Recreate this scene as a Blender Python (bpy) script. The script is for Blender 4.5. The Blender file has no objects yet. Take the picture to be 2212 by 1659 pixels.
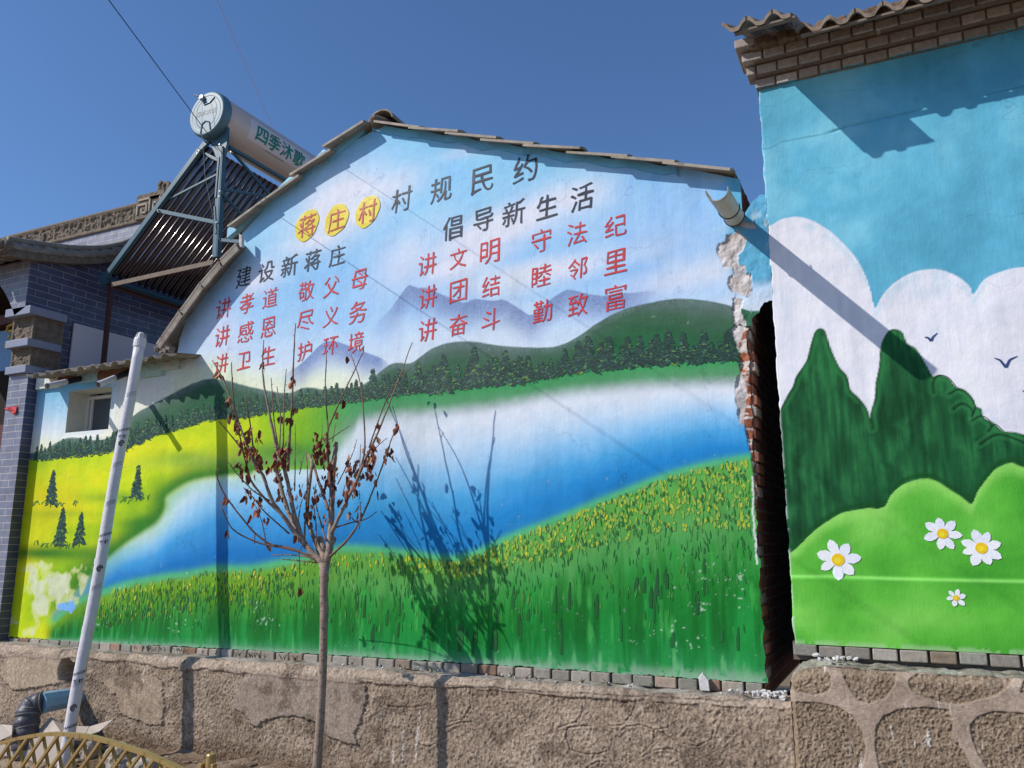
import bpy, bmesh, math, random
import numpy as np
from mathutils import Vector, Matrix
random.seed(7); RNG = np.random.RandomState(11)
SC = bpy.context.scene; COL = SC.collection
R = math.radians
# ------------------------------------------------------------------ camera, sky, sun, exposure
PITCH, YAW, FPX = R(11.3), R(25.7), 1750.0           # focal length in pixels of a 2212 px wide picture
CAMP = np.array([0.0, -4.65, 1.6])
cam = bpy.data.cameras.new('camera'); camo = bpy.data.objects.new('camera', cam); COL.objects.link(camo)
cam.sensor_width = 36.0; cam.lens = 36.0 * FPX / 2212.0; cam.clip_start = 0.05; cam.clip_end = 5000
camo.location = CAMP; camo.rotation_euler = (R(90) + PITCH, 0, YAW)
SC.camera = camo
SUN = Vector((1.2, 1.0, -1.2)).normalized()          # the way the light travels
EL = math.asin(-SUN.z)
w = bpy.data.worlds.new('World'); SC.world = w; w.use_nodes = True
nt = w.node_tree; nt.nodes.clear()
sky = nt.nodes.new('ShaderNodeTexSky'); sky.sky_type = 'NISHITA'; sky.sun_disc = False
sky.sun_elevation = EL; sky.sun_rotation = math.atan2(-SUN.x, -SUN.y)
sky.altitude = 0; sky.air_density = 1.0; sky.dust_density = 0.35; sky.ozone_density = 9.0
bg = nt.nodes.new('ShaderNodeBackground'); bg.inputs['Strength'].default_value = 0.138
wo = nt.nodes.new('ShaderNodeOutputWorld')
nt.links.new(sky.outputs[0], bg.inputs[0]); nt.links.new(bg.outputs[0], wo.inputs[0])
sl = bpy.data.lights.new('sun', 'SUN'); sl.energy = 4.1; sl.angle = R(0.5); sl.color = (1.0, 0.955, 0.9)
so = bpy.data.objects.new('sun', sl); COL.objects.link(so); so.location = (-8, -8, 9)
so.rotation_euler = SUN.to_track_quat('-Z', 'Y').to_euler()
SC.view_settings.view_transform = 'Standard'; SC.view_settings.look = 'None'
SC.view_settings.exposure = 0.0; SC.view_settings.gamma = 1.0
SC.render.engine = 'CYCLES'

# ------------------------------------------------------------------ helpers
cp, sp, cy, sy = math.cos(PITCH), math.sin(PITCH), math.cos(YAW), math.sin(YAW)
FW = np.array([-sy * cp, cy * cp, sp]); RT = np.array([cy, sy, 0.0]); UP = np.cross(RT, FW)
def ray(px, py): return FW * FPX + RT * (px - 1106.0) - UP * (py - 829.5)
def at(px, py, Y=0.0):                                # survey of the site: where a sight line meets the upright plane y = Y
    d = ray(px, py); t = (Y - CAMP[1]) / d[1]; return CAMP + d * t
def atx(px, py, X):
    d = ray(px, py); t = (X - CAMP[0]) / d[0]; return CAMP + d * t
def atz(px, py, Z):
    d = ray(px, py); t = (Z - CAMP[2]) / d[2]; return CAMP + d * t
def proj(x, y, z):
    vx, vy, vz = x - CAMP[0], y - CAMP[1], z - CAMP[2]
    q = vx * FW[0] + vy * FW[1] + vz * FW[2]
    return (1106 + FPX * (vx * RT[0] + vy * RT[1] + vz * RT[2]) / q,
            829.5 - FPX * (vx * UP[0] + vy * UP[1] + vz * UP[2]) / q)
def crop(ox, oy, s): return lambda x, y: ((ox + x / s) * .54, (oy + y / s) * .54)
C1 = crop(0, 250, 1.6592); C2b = crop(1500, 450, 1.7467); C3 = crop(0, 900, 2.07375); C3b = crop(0, 1600, 1.659)
C4 = crop(0, 2400, 2.212); C4b = crop(800, 1300, 1.508); CA = crop(700, 500, 2.212); CC = crop(700, 900, 2.37)
C5 = crop(2700, 0, 1.5845); C5b = crop(1400, 1200, 1.3825); C6 = crop(2700, 600, 2.0737); C6b = crop(1400, 1600, 1.3012)
C7 = crop(2800, 1200, 1.5085); C7b = crop(900, 2200, 1.903); C8 = crop(2700, 2200, 1.5845); C8b = crop(1800, 2500, 1.7015)
CL = crop(0, 2650, 3.932); CV = crop(650, 900, 2.764); CT = crop(1300, 400, 5.53); CP_ = crop(0, 1200, 3.317)
def pts(c, *l): return [c(*p) for p in l]
def lin(c):
    c = np.asarray(c, float) / 255.0
    return np.where(c <= .04045, c / 12.92, ((c + .055) / 1.055) ** 2.4)
GAIN = 1.06
def L(*c): return lin(c)
def P4(*c): v = np.clip(lin(c) * GAIN, 0, .86); return (v[0], v[1], v[2], 1.0)
# value noise
_T = RNG.rand(256, 256)
def vn(x, y, o=0):
    x = np.asarray(x, float) + o * 17.31; y = np.asarray(y, float) + o * 9.77
    xi = np.floor(x).astype(int); yi = np.floor(y).astype(int); fx = x - xi; fy = y - yi
    fx = fx * fx * (3 - 2 * fx); fy = fy * fy * (3 - 2 * fy)
    a = _T[xi & 255, yi & 255]; b = _T[(xi + 1) & 255, yi & 255]; c = _T[xi & 255, (yi + 1) & 255]; d = _T[(xi + 1) & 255, (yi + 1) & 255]
    return (a * (1 - fx) + b * fx) * (1 - fy) + (c * (1 - fx) + d * fx) * fy
def fbm(x, y, o=0, n=4):
    s = 0; a = .5; t = 0
    for i in range(n): s = s + a * vn(np.asarray(x) * 2 ** i, np.asarray(y) * 2 ** i, o + i); t += a; a *= .5
    return s / t
def ss(a, b, x): t = np.clip((x - a) / (b - a), 0, 1); return t * t * (3 - 2 * t)
def mix(c, d, m): return c * (1 - m[..., None]) + np.asarray(d) * m[..., None]
def ramp(t, stops):
    xs = [s[0] for s in stops]; cs = np.array([L(*s[1]) for s in stops])
    return np.stack([np.interp(t, xs, cs[:, i]) for i in range(3)], -1)
def yline(X, p):
    p = sorted(p); return np.interp(X, [a[0] for a in p], [a[1] for a in p])
def inpoly(X, Y, p):
    r = np.zeros(np.shape(X), bool); n = len(p)
    for i in range(n):
        x0, y0 = p[i]; x1, y1 = p[(i + 1) % n]
        if y0 == y1: continue
        c = ((y0 > Y) != (y1 > Y)) & (X < (x1 - x0) * (Y - y0) / (y1 - y0) + x0); r ^= c
    return r
def distseg(X, Y, p, closed=False):
    d = np.full(np.shape(X), 1e9); n = len(p)
    for i in range(n if closed else n - 1):
        ax, ay = p[i]; bx, by = p[(i + 1) % n]; vx, vy = bx - ax, by - ay; q = vx * vx + vy * vy + 1e-9
        t = np.clip(((X - ax) * vx + (Y - ay) * vy) / q, 0, 1)
        d = np.minimum(d, np.hypot(X - ax - t * vx, Y - ay - t * vy))
    return d
def wy(x, z): return (fbm(np.asarray(x) * 1.3, np.asarray(z) * 1.3, 70) - .5) * .02
def wy2(x, z):
    x, z = np.asarray(x, float), np.asarray(z, float); return -.004 + (fbm(x * 1.5, z * 1.5, 121) - .5) * .018 - .010 * ss(1.448, 1.428, z)
def smooth(p, n=4):
    o = []
    for i in range(len(p) - 1):
        a, b, c, d = np.array(p[max(i - 1, 0)]), np.array(p[i]), np.array(p[i + 1]), np.array(p[min(i + 2, len(p) - 1)])
        for k in range(n):
            t = k / n; o.append(tuple(.5 * ((2 * b) + (c - a) * t + (2 * a - 5 * b + 4 * c - d) * t * t + (3 * b - a - 3 * c + d) * t ** 3)))
    return o + [tuple(p[-1])]
# ------------------------------------------------------------------ object plumbing
def tag(o, label=None, cat=None, group=None, kind=None):
    if label: o['label'] = label
    if cat: o['category'] = cat
    if group: o['group'] = group
    if kind: o['kind'] = kind
    return o
def thing(name, label, cat, loc=(0, 0, 0), group=None):
    o = bpy.data.objects.new(name, None); COL.objects.link(o); o.location = loc; o.empty_display_size = .2
    return tag(o, label, cat, group)
class MB:
    def __init__(s): s.v = []; s.f = []; s.c = []; s.m = []
    def face(s, idx, col=None, m=0): s.f.append(tuple(idx)); s.c.append(col); s.m.append(m)
    def poly(s, P, col=None, m=0):
        b = len(s.v); s.v += [tuple(p) for p in P]; s.face(range(b, b + len(P)), col, m)
    def box(s, c, d, col=None, rot=None, m=0, taper=1.0):
        b = len(s.v); M = rot.to_matrix() if rot is not None else None
        for z in (-1, 1):
            for y in (-1, 1):
                for x in (-1, 1):
                    k = taper if z > 0 else 1
                    q = Vector((x * d[0] / 2 * k, y * d[1] / 2 * k, z * d[2] / 2))
                    if M: q = M @ q
                    s.v.append((c[0] + q.x, c[1] + q.y, c[2] + q.z))
        for f in ((0, 2, 3, 1), (4, 5, 7, 6), (0, 1, 5, 4), (2, 6, 7, 3), (0, 4, 6, 2), (1, 3, 7, 5)): s.face([b + i for i in f], col, m)
    def bar(s, a, b_, wd, ht, col=None, upv=(0, 0, 1), m=0):
        a = Vector(a); b_ = Vector(b_); d = (b_ - a); t = d.normalized(); u = Vector(upv); r = t.cross(u).normalized(); u = r.cross(t)
        k = len(s.v)
        for p in (a, b_):
            for (i, j) in ((-1, -1), (1, -1), (1, 1), (-1, 1)): s.v.append(tuple(p + r * (i * wd / 2) + u * (j * ht / 2)))
        for f in ((3, 2, 1, 0), (4, 5, 6, 7), (0, 1, 5, 4), (1, 2, 6, 5), (2, 3, 7, 6), (3, 0, 4, 7)): s.face([k + i for i in f], col, m)
    def tube(s, path, rad, n=8, col=None, cap=True, m=0, sq=None):
        path = [Vector(p) for p in path]; k = len(path)
        if not hasattr(rad, '__len__'): rad = [rad] * k
        ref = None; rings = []
        for i, p in enumerate(path):
            t = (path[min(i + 1, k - 1)] - path[max(i - 1, 0)])
            if t.length < 1e-9: t = Vector((0, 0, 1))
            t.normalize()
            if ref is None: ref = t.orthogonal().normalized()
            ref = (ref - t * ref.dot(t))
            if ref.length < 1e-6: ref = t.orthogonal()
            ref.normalize(); bn = t.cross(ref); b = len(s.v)
            for j in range(n):
                a = 2 * math.pi * j / n; s.v.append(tuple(p + (ref * math.cos(a) + bn * math.sin(a)) * rad[i]))
            rings.append(b)
        for i in range(k - 1):
            for j in range(n):
                j2 = (j + 1) % n; s.face((rings[i] + j, rings[i] + j2, rings[i + 1] + j2, rings[i + 1] + j), col, m)
        if cap:
            s.face([rings[0] + j for j in range(n)][::-1], col, m); s.face([rings[-1] + j for j in range(n)], col, m)
    def prism(s, P, d, col=None, m=0):                 # polygon P extruded by vector d
        b = len(s.v); n = len(P); d = Vector(d)
        s.v += [tuple(p) for p in P] + [tuple(Vector(p) + d) for p in P]
        s.face(range(b, b + n), col, m); s.face([b + n + i for i in range(n)][::-1], col, m)
        for i in range(n): j = (i + 1) % n; s.face((b + i, b + n + i, b + n + j, b + j), col, m)
    def build(s, name, mats, parent=None, smooth=False, bevel=0, recalc=True):
        me = bpy.data.meshes.new(name); me.from_pydata(s.v, [], s.f)
        if not isinstance(mats, (list, tuple)): mats = [mats]
        for m in mats: me.materials.append(m)
        if len(mats) > 1: me.polygons.foreach_set('material_index', s.m)
        if any(c is not None for c in s.c):
            ca = me.color_attributes.new('Col', 'FLOAT_COLOR', 'CORNER'); arr = []
            for f, c in zip(s.f, s.c):
                c = c if c is not None else (.5, .5, .5, 1); arr += list(c) * len(f)
            ca.data.foreach_set('color', arr)
        if recalc:
            bm = bmesh.new(); bm.from_mesh(me); bmesh.ops.recalc_face_normals(bm, faces=bm.faces); bm.to_mesh(me); bm.free()
        if smooth: me.polygons.foreach_set('use_smooth', [True] * len(me.polygons))
        o = bpy.data.objects.new(name, me); COL.objects.link(o)
        if bevel:
            b = o.modifiers.new('bevel', 'BEVEL'); b.width = bevel; b.segments = 2; b.limit_method = 'ANGLE'; b.angle_limit = R(40)
        if parent is not None: put(o, parent)
        return o
def put(o, parent):
    o.parent = parent
    if parent.type == 'EMPTY' or parent.parent is not None or tuple(parent.location) != (0, 0, 0):
        m = Matrix.Translation(parent.location); p = parent.parent
        while p is not None: m = Matrix.Translation(p.location) @ m; p = p.parent
        o.matrix_parent_inverse = m.inverted()
    return o
def gridmesh(name, X, Y, Z, C, mat, parent=None, skip=None, smooth=True):
    nz, nx = X.shape; me = bpy.data.meshes.new(name)
    co = np.stack([X, Y, Z], -1).reshape(-1, 3).astype(np.float32)
    idx = np.arange(nz * nx).reshape(nz, nx)
    q = np.stack([idx[:-1, :-1], idx[:-1, 1:], idx[1:, 1:], idx[1:, :-1]], -1)
    q = q[~skip] if skip is not None else q.reshape(-1, 4)
    n = len(q); me.vertices.add(len(co)); me.vertices.foreach_set('co', co.ravel())
    me.loops.add(n * 4); me.loops.foreach_set('vertex_index', q.ravel().astype(np.int32))
    me.polygons.add(n); me.polygons.foreach_set('loop_start', np.arange(0, n * 4, 4, dtype=np.int32))
    me.polygons.foreach_set('loop_total', np.full(n, 4, dtype=np.int32))
    me.update(); me.validate()
    if smooth: me.polygons.foreach_set('use_smooth', np.ones(len(me.polygons), bool))
    if C is not None:
        ca = me.color_attributes.new('Col', 'FLOAT_COLOR', 'POINT')
        ca.data.foreach_set('color', np.concatenate([C, np.ones(C.shape[:2] + (1,))], -1).reshape(-1).astype(np.float32))
    me.materials.append(mat); o = bpy.data.objects.new(name, me); COL.objects.link(o)
    if parent is not None: put(o, parent)
    return o
# ------------------------------------------------------------------ materials
def mat(name, col=None, rough=.7, metal=0.0, attr=False, var=0.0, vscale=20.0, bumps=(), spec=.4, dirt=None, coat=0):
    m = bpy.data.materials.new(name); m.use_nodes = True; t = m.node_tree; b = t.nodes['Principled BSDF']
    b.inputs['Roughness'].default_value = rough; b.inputs['Metallic'].default_value = metal
    b.inputs['Specular IOR Level'].default_value = spec; b.inputs['Coat Weight'].default_value = coat
    tc = t.nodes.new('ShaderNodeTexCoord'); src = None
    if attr:
        a = t.nodes.new('ShaderNodeAttribute'); a.attribute_name = 'Col'; src = a.outputs['Color']
    else:
        a = t.nodes.new('ShaderNodeRGB'); a.outputs[0].default_value = (*col[:3], 1); src = a.outputs[0]
    if var:
        nz = t.nodes.new('ShaderNodeTexNoise'); nz.inputs['Scale'].default_value = vscale; nz.inputs['Detail'].default_value = 6; nz.inputs['Roughness'].default_value = .65
        t.links.new(tc.outputs['Object'], nz.inputs['Vector'])
        mr = t.nodes.new('ShaderNodeMapRange'); mr.inputs[1].default_value = .3; mr.inputs[2].default_value = .7
        mr.inputs[3].default_value = 1 - var; mr.inputs[4].default_value = 1 + var * .7; t.links.new(nz.outputs[0], mr.inputs[0])
        mx = t.nodes.new('ShaderNodeVectorMath'); mx.operation = 'SCALE'; t.links.new(src, mx.inputs[0]); t.links.new(mr.outputs[0], mx.inputs['Scale']); src = mx.outputs[0]
    if dirt:                                            # (colour, scale, low, high): blotches of another colour
        nz = t.nodes.new('ShaderNodeTexNoise'); nz.inputs['Scale'].default_value = dirt[1]; nz.inputs['Detail'].default_value = 8; nz.inputs['Roughness'].default_value = .7
        t.links.new(tc.outputs['Object'], nz.inputs['Vector'])
        mr = t.nodes.new('ShaderNodeMapRange'); mr.inputs[1].default_value = dirt[2]; mr.inputs[2].default_value = dirt[3]; t.links.new(nz.outputs[0], mr.inputs[0])
        mx = t.nodes.new('ShaderNodeMix'); mx.data_type = 'RGBA'; t.links.new(mr.outputs[0], mx.inputs[0]); t.links.new(src, mx.inputs[6]); mx.inputs[7].default_value = (*dirt[0][:3], 1); src = mx.outputs[2]
    t.links.new(src, b.inputs['Base Color'])
    prev = None
    for (sc, dist, st) in bumps:                        # (scale or xyz scale, distance, strength)
        nz = t.nodes.new('ShaderNodeTexNoise'); nz.inputs['Detail'].default_value = 5; nz.inputs['Roughness'].default_value = .6
        if isinstance(sc, tuple):
            mp = t.nodes.new('ShaderNodeMapping'); mp.inputs['Scale'].default_value = sc; t.links.new(tc.outputs['Object'], mp.inputs[0]); t.links.new(mp.outputs[0], nz.inputs['Vector']); nz.inputs['Scale'].default_value = 1
        else:
            t.links.new(tc.outputs['Object'], nz.inputs['Vector']); nz.inputs['Scale'].default_value = sc
        bp = t.nodes.new('ShaderNodeBump'); bp.inputs['Distance'].default_value = dist; bp.inputs['Strength'].default_value = st
        t.links.new(nz.outputs[0], bp.inputs['Height'])
        if prev is not None: t.links.new(prev, bp.inputs['Normal'])
        prev = bp.outputs[0]
    if prev is not None: t.links.new(prev, b.inputs['Normal'])
    return m
def brickmat(name, c1, c2, mortar, swap, off=(0, 0, 0), bw=.25, rh=.062, ms=.004, rough=.45):
    m = bpy.data.materials.new(name); m.use_nodes = True; t = m.node_tree; b = t.nodes['Principled BSDF']; b.inputs['Roughness'].default_value = rough
    tc = t.nodes.new('ShaderNodeTexCoord'); sx = t.nodes.new('ShaderNodeSeparateXYZ'); cx = t.nodes.new('ShaderNodeCombineXYZ')
    t.links.new(tc.outputs['Object'], sx.inputs[0]); t.links.new(sx.outputs['Y' if swap else 'X'], cx.inputs[0]); t.links.new(sx.outputs['Z'], cx.inputs[1])
    br = t.nodes.new('ShaderNodeTexBrick'); br.inputs['Scale'].default_value = 1; br.inputs['Brick Width'].default_value = bw; br.inputs['Row Height'].default_value = rh
    br.inputs['Mortar Size'].default_value = ms; br.inputs['Mortar Smooth'].default_value = .1; br.inputs['Color1'].default_value = (*c1, 1); br.inputs['Color2'].default_value = (*c2, 1); br.inputs['Mortar'].default_value = (*mortar, 1)
    t.links.new(cx.outputs[0], br.inputs['Vector'])
    nz = t.nodes.new('ShaderNodeTexNoise'); nz.inputs['Scale'].default_value = 9; nz.inputs['Detail'].default_value = 6; t.links.new(tc.outputs['Object'], nz.inputs['Vector'])
    mr = t.nodes.new('ShaderNodeMapRange'); mr.inputs[1].default_value = .3; mr.inputs[2].default_value = .7; mr.inputs[3].default_value = .75; mr.inputs[4].default_value = 1.2; t.links.new(nz.outputs[0], mr.inputs[0])
    vm = t.nodes.new('ShaderNodeVectorMath'); vm.operation = 'SCALE'; t.links.new(br.outputs['Color'], vm.inputs[0]); t.links.new(mr.outputs[0], vm.inputs['Scale']); t.links.new(vm.outputs[0], b.inputs['Base Color'])
    bp = t.nodes.new('ShaderNodeBump'); bp.inputs['Distance'].default_value = .003; bp.invert = True; t.links.new(br.outputs['Fac'], bp.inputs['Height']); t.links.new(bp.outputs[0], b.inputs['Normal'])
    return m
M = {}
M['paint'] = mat('mural_paint', attr=True, rough=.7, var=.06, vscale=14, bumps=((7, .012, .45), ((60, 60, 9), .003, .45), (140, .0015, .5)), spec=.16)
M['stroke'] = mat('brush_paint', attr=True, rough=.5, var=.10, vscale=60, bumps=((90, .002, .5),), spec=.35)
M['charred'] = mat('red_lettering_paint', L(212, 58, 62), rough=.5, var=.22, vscale=14, spec=.3)
M['charblack'] = mat('black_lettering_paint', L(46, 50, 62), rough=.45, var=.35, vscale=10, spec=.3)
M['disc'] = mat('yellow_gloss_paint', L(230, 208, 24), rough=.3, var=.06, vscale=10, bumps=((16, .004, .6),), spec=.4)
M['discred'] = mat('red_gloss_paint', L(190, 50, 30), rough=.35, var=.2, vscale=20)
M['render'] = mat('cement_render', attr=True, rough=.95, var=.3, vscale=70, bumps=((320, .006, 1.0), (170, .007, .8)), spec=.15)
M['brickc'] = mat('old_brick', attr=True, rough=.9, var=.25, vscale=35, bumps=((60, .004, .7), (200, .002, .6)), spec=.2)
M['plaster'] = mat('bare_plaster', L(214, 205, 200) * .9, rough=.95, var=.2, vscale=25, bumps=((25, .02, .8), (90, .006, .7)))
M['tile'] = mat('cement_tile', L(170, 158, 142), rough=.9, var=.25, vscale=18, bumps=((60, .004, .6),), dirt=(L(95, 85, 72), 6, .52, .75))
M['eavetile'] = mat('weathered_eave_tile', L(146, 128, 110), rough=.9, var=.3, vscale=18, bumps=((60, .004, .6),), dirt=(L(84, 70, 58), 7, .5, .72))
M['tiledark'] = mat('dark_cement_tile', L(150, 140, 128), rough=.9, var=.3, vscale=14, bumps=((50, .005, .6),), dirt=(L(98, 74, 60), 5, .5, .7))  # darker, browner version of the cement tile
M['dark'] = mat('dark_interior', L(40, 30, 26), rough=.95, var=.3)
M['redbrick'] = brickmat('red_brick_side', L(186, 112, 84), L(160, 94, 72), L(176, 164, 150), True, bw=.125, ms=.006, rough=.9)
M['teal'] = mat('teal_enamel', L(54, 90, 102), rough=.38, var=.08, vscale=8, spec=.5)
M['tealcap'] = mat('teal_plastic', L(84, 118, 132), rough=.42, var=.08, vscale=6, spec=.45)
M['tank'] = mat('tank_enamel', L(205, 186, 176), rough=.3, var=.05, vscale=4, spec=.5, dirt=(L(165, 150, 132), 5, .55, .8))
M['label'] = mat('pale_sticker', L(214, 204, 206), rough=.4)
M['green'] = mat('green_print', L(8, 122, 100), rough=.4)
M['greyprint'] = mat('grey_print', L(120, 120, 120), rough=.5)
M['glass'] = mat('vacuum_tube_glass', L(44, 26, 34), rough=.16, metal=.25, spec=.7, coat=1.0)
M['chrome'] = mat('bare_metal', L(170, 170, 172), rough=.35, metal=.9)
M['rust'] = mat('brown_angle_iron', L(74, 46, 40), rough=.7, var=.3, vscale=12)
M['wood'] = mat('grey_wood', L(130, 114, 100), rough=.85, var=.25, vscale=12, bumps=((50, .003, .6),))
M['pvc'] = mat('white_pvc', L(216, 210, 211), rough=.42, var=.08, vscale=14, bumps=((45, .004, .7),), dirt=(L(150, 140, 138), 11, .6, .78))
M['ink'] = mat('black_ink_and_shade', L(38, 36, 44), rough=.6)  # for the pipe print, and the painted shade on the drain spouts
M['gutter'] = mat('yellowed_pvc', L(194, 182, 156), rough=.5, var=.1, vscale=6, dirt=(L(128, 112, 84), 7, .56, .72))
M['bark'] = mat('young_bark', L(156, 136, 120), rough=.9, var=.3, vscale=30, bumps=(((18, 18, 90), .004, .8),), spec=.2, dirt=(L(84, 66, 54), 45, .54, .66))
M['twig'] = mat('twig_bark', L(128, 100, 84), rough=.8, var=.3, vscale=40, spec=.3)
M['leaf'] = mat('dry_leaf', attr=True, rough=.7, var=.3, vscale=60, spec=.3)
M['gold'] = mat('gold_paint', L(172, 142, 88), rough=.4, var=.12, vscale=20, spec=.5, metal=.25)
M['slate'] = brickmat('slate_tile_shaded_side', L(74, 78, 106), L(64, 68, 94), L(168, 156, 150), True, bw=.25, rh=.062, ms=.0026)  # faces turned from the sun: their shade is put into a darker slate
M['slatef'] = brickmat('slate_tile_lit_front', L(126, 127, 143), L(112, 114, 131), L(196, 188, 184), False, bw=.25, rh=.062, ms=.003)  # same slate in the paler tone of the sunlit faces
M['cap'] = mat('pale_slate_cap', L(136, 141, 158), rough=.45, var=.08)
M['carved'] = mat('carved_grey_brick', L(132, 118, 102), rough=.95, var=.35, vscale=18, bumps=((34, .03, 1.0), (90, .01, .8)))
M['rooftile'] = mat('grey_clay_tile', L(140, 132, 122), rough=.9, var=.3, vscale=14, bumps=((60, .004, .6),))
M['panelw'] = mat('white_board', L(205, 196, 200), rough=.7, var=.04)
M['white'] = mat('white_frame', L(215, 212, 210), rough=.5)
M['pane'] = mat('window_glass', L(70, 80, 90), rough=.08, spec=.9)
M['reveal'] = mat('pale_reveal_plaster', L(205, 205, 192), rough=.9, var=.08, bumps=((30, .006, .5),))
M['wire'] = mat('dark_cable', L(22, 30, 56), rough=.6)
M['pinkwire'] = mat('pink_cord', L(205, 160, 160), rough=.7)
M['greywire'] = mat('thin_grey_wire', L(130, 128, 128), rough=.5)
M['bluepipe'] = mat('blue_plastic_sleeve', L(128, 166, 190), rough=.45, var=.12, vscale=25, dirt=(L(200, 205, 205), 30, .62, .72))
M['blackbag'] = mat('black_plastic_wrap', L(76, 72, 78), rough=.4, var=.2, vscale=12, bumps=((26, .012, .6),), dirt=(L(170, 165, 160), 60, .64, .7))
M['soil'] = mat('soil', attr=True, rough=1, var=.3, vscale=25, bumps=((60, .02, .8), (200, .006, .8)), spec=.1)
M['stone'] = mat('pale_boulder', L(176, 166, 152), rough=.95, var=.25, vscale=10, bumps=((14, .04, .9), (60, .01, .8)), dirt=(L(110, 98, 84), 8, .5, .65))
M['sheet'] = mat('pale_sheet_metal', L(176, 162, 148), rough=.6, var=.1, vscale=6, dirt=(L(150, 136, 118), 7, .55, .8))
M['flake'] = mat('white_plaster_flake', L(204, 199, 194), rough=.9, var=.25, vscale=50)
M['redcloth'] = mat('red_pennant_cloth', L(196, 52, 56), rough=.7, var=.2, vscale=60, dirt=(L(225, 170, 60), 70, .6, .66))
M['yellow'] = mat('gold_lettering', L(205, 170, 60), rough=.5)
M['bluesign'] = mat('blue_painted_board', L(110, 150, 190), rough=.6, var=.1)
M['redwood'] = mat('dark_red_wood', L(92, 40, 34), rough=.6, var=.2)

# ------------------------------------------------------------------ the mural as the painter laid it out
TOP_MAIN = [(366, 772), (383, 768), (387, 735), (402, 690), (440, 640), (480, 595), (518, 548), (522, 505), (560, 462), (640, 392), (720, 327), (822, 272), (900, 283), (1000, 299), (1100, 315), (1200, 329), (1300, 342), (1400, 355), (1500, 370), (1582, 388), (1600, 392)]
HILL_R = pts(C5b, (0, 485), (60, 475), (120, 435), (200, 370), (250, 347), (330, 350), (380, 320), (450, 270), (530, 240), (600, 230), (700, 232), (850, 255), (1000, 262), (1120, 260), (1200, 235), (1280, 190), (1350, 140), (1430, 90), (1550, 40), (1680, 10), (1800, -8), (1950, 0), (2080, 25), (2212, 62))
HILL_L = pts(C3b, (215, 352), (300, 330), (380, 282), (450, 252), (520, 252), (600, 265), (680, 262), (740, 238), (800, 180), (880, 110), (930, 74), (1000, 36)) + pts(CC, (120, 1522), (200, 1495), (280, 1465), (370, 1455), (500, 1475), (620, 1510), (760, 1545), (880, 1570), (1000, 1590), (1100, 1590), (1200, 1550), (1290, 1540), (1400, 1560), (1480, 1548), (1560, 1545), (1650, 1550))
M1 = pts(C2b, (-120, 1660), (0, 1490), (50, 1430), (100, 1380), (160, 1300), (200, 1245), (240, 1207), (300, 1225), (380, 1228), (450, 1265), (530, 1295), (620, 1330), (700, 1303), (800, 1315), (900, 1310), (960, 1340), (1030, 1385), (1090, 1415), (1150, 1370), (1250, 1290), (1340, 1240), (1400, 1245), (1500, 1270), (1600, 1280), (1700, 1265), (1850, 1255), (1950, 1242), (2060, 1300))
M3 = pts(CC, (960, 1470), (1010, 1440), (1100, 1380), (1200, 1310), (1280, 1230), (1370, 1140), (1430, 1105), (1500, 1100), (1580, 1120), (1700, 1165), (1800, 1205), (1950, 1260), (2050, 1330))
TREEBASE = pts(C3b, (215, 398), (500, 375), (760, 345), (900, 300), (1000, 250), (1100, 220), (1250, 180), (1400, 130)) + pts(C4b, (130, 568), (250, 560), (400, 530), (550, 510), (700, 490), (880, 465), (1000, 450), (1200, 420)) + pts(C5b, (300, 520), (400, 515), (560, 500), (850, 462), (960, 462), (1150, 420), (1400, 385), (1700, 352), (2000, 335), (2170, 325))
LAKETOP = [(330, 1130), (380, 1055), (430, 1008), (480, 992), (560, 990), (640, 985), (720, 965), (760, 935), (775, 905)] + pts(C5b, (80, 655), (200, 630), (400, 615), (600, 598), (800, 575), (1100, 515), (1400, 478), (1600, 462), (1900, 452), (2170, 442))
BANK = pts(C3b, (1659, 468), (1500, 480), (1350, 500), (1250, 525), (1150, 585), (1085, 640), (1075, 720), (1020, 800), (920, 870), (820, 940), (730, 1010), (650, 1080), (560, 1180), (460, 1280), (380, 1340), (310, 1430))
GRASS = [(60, 1345), (110, 1352)] + pts(C3b, (330, 1480), (450, 1400), (560, 1335), (660, 1300), (800, 1250), (950, 1215), (1100, 1190), (1250, 1172), (1350, 1150), (1450, 1135), (1659, 1135)) + [(600, 1222), (650, 1215), (700, 1200), (740, 1190), (800, 1192), (860, 1198)] + pts(C6b, (330, 812), (500, 838), (600, 826), (700, 790), (800, 742), (900, 700), (1000, 663), (1150, 603), (1300, 540), (1450, 482), (1600, 424), (1750, 376), (1900, 340), (2060, 312), (2150, 300))
CLOUDS = [(745, 440, 110, 62, -.6, 1), (690, 515, 75, 26, -.3, .8), (820, 410, 90, 40, -.4, .7), (1090, 490, 190, 40, -.42, 1), (1230, 430, 90, 35, -.3, .8), (1010, 560, 110, 35, -.4, .9), (1180, 585, 190, 28, -.2, .7), (1480, 600, 120, 34, -.2, .8), (560, 600, 60, 30, -.5, .6), (470, 720, 60, 60, 0, .5), (960, 560, 60, 90, 0, .4), (1000, 330, 60, 14, -.2, .3), (880, 560, 90, 60, -.6, .5)]
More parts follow.
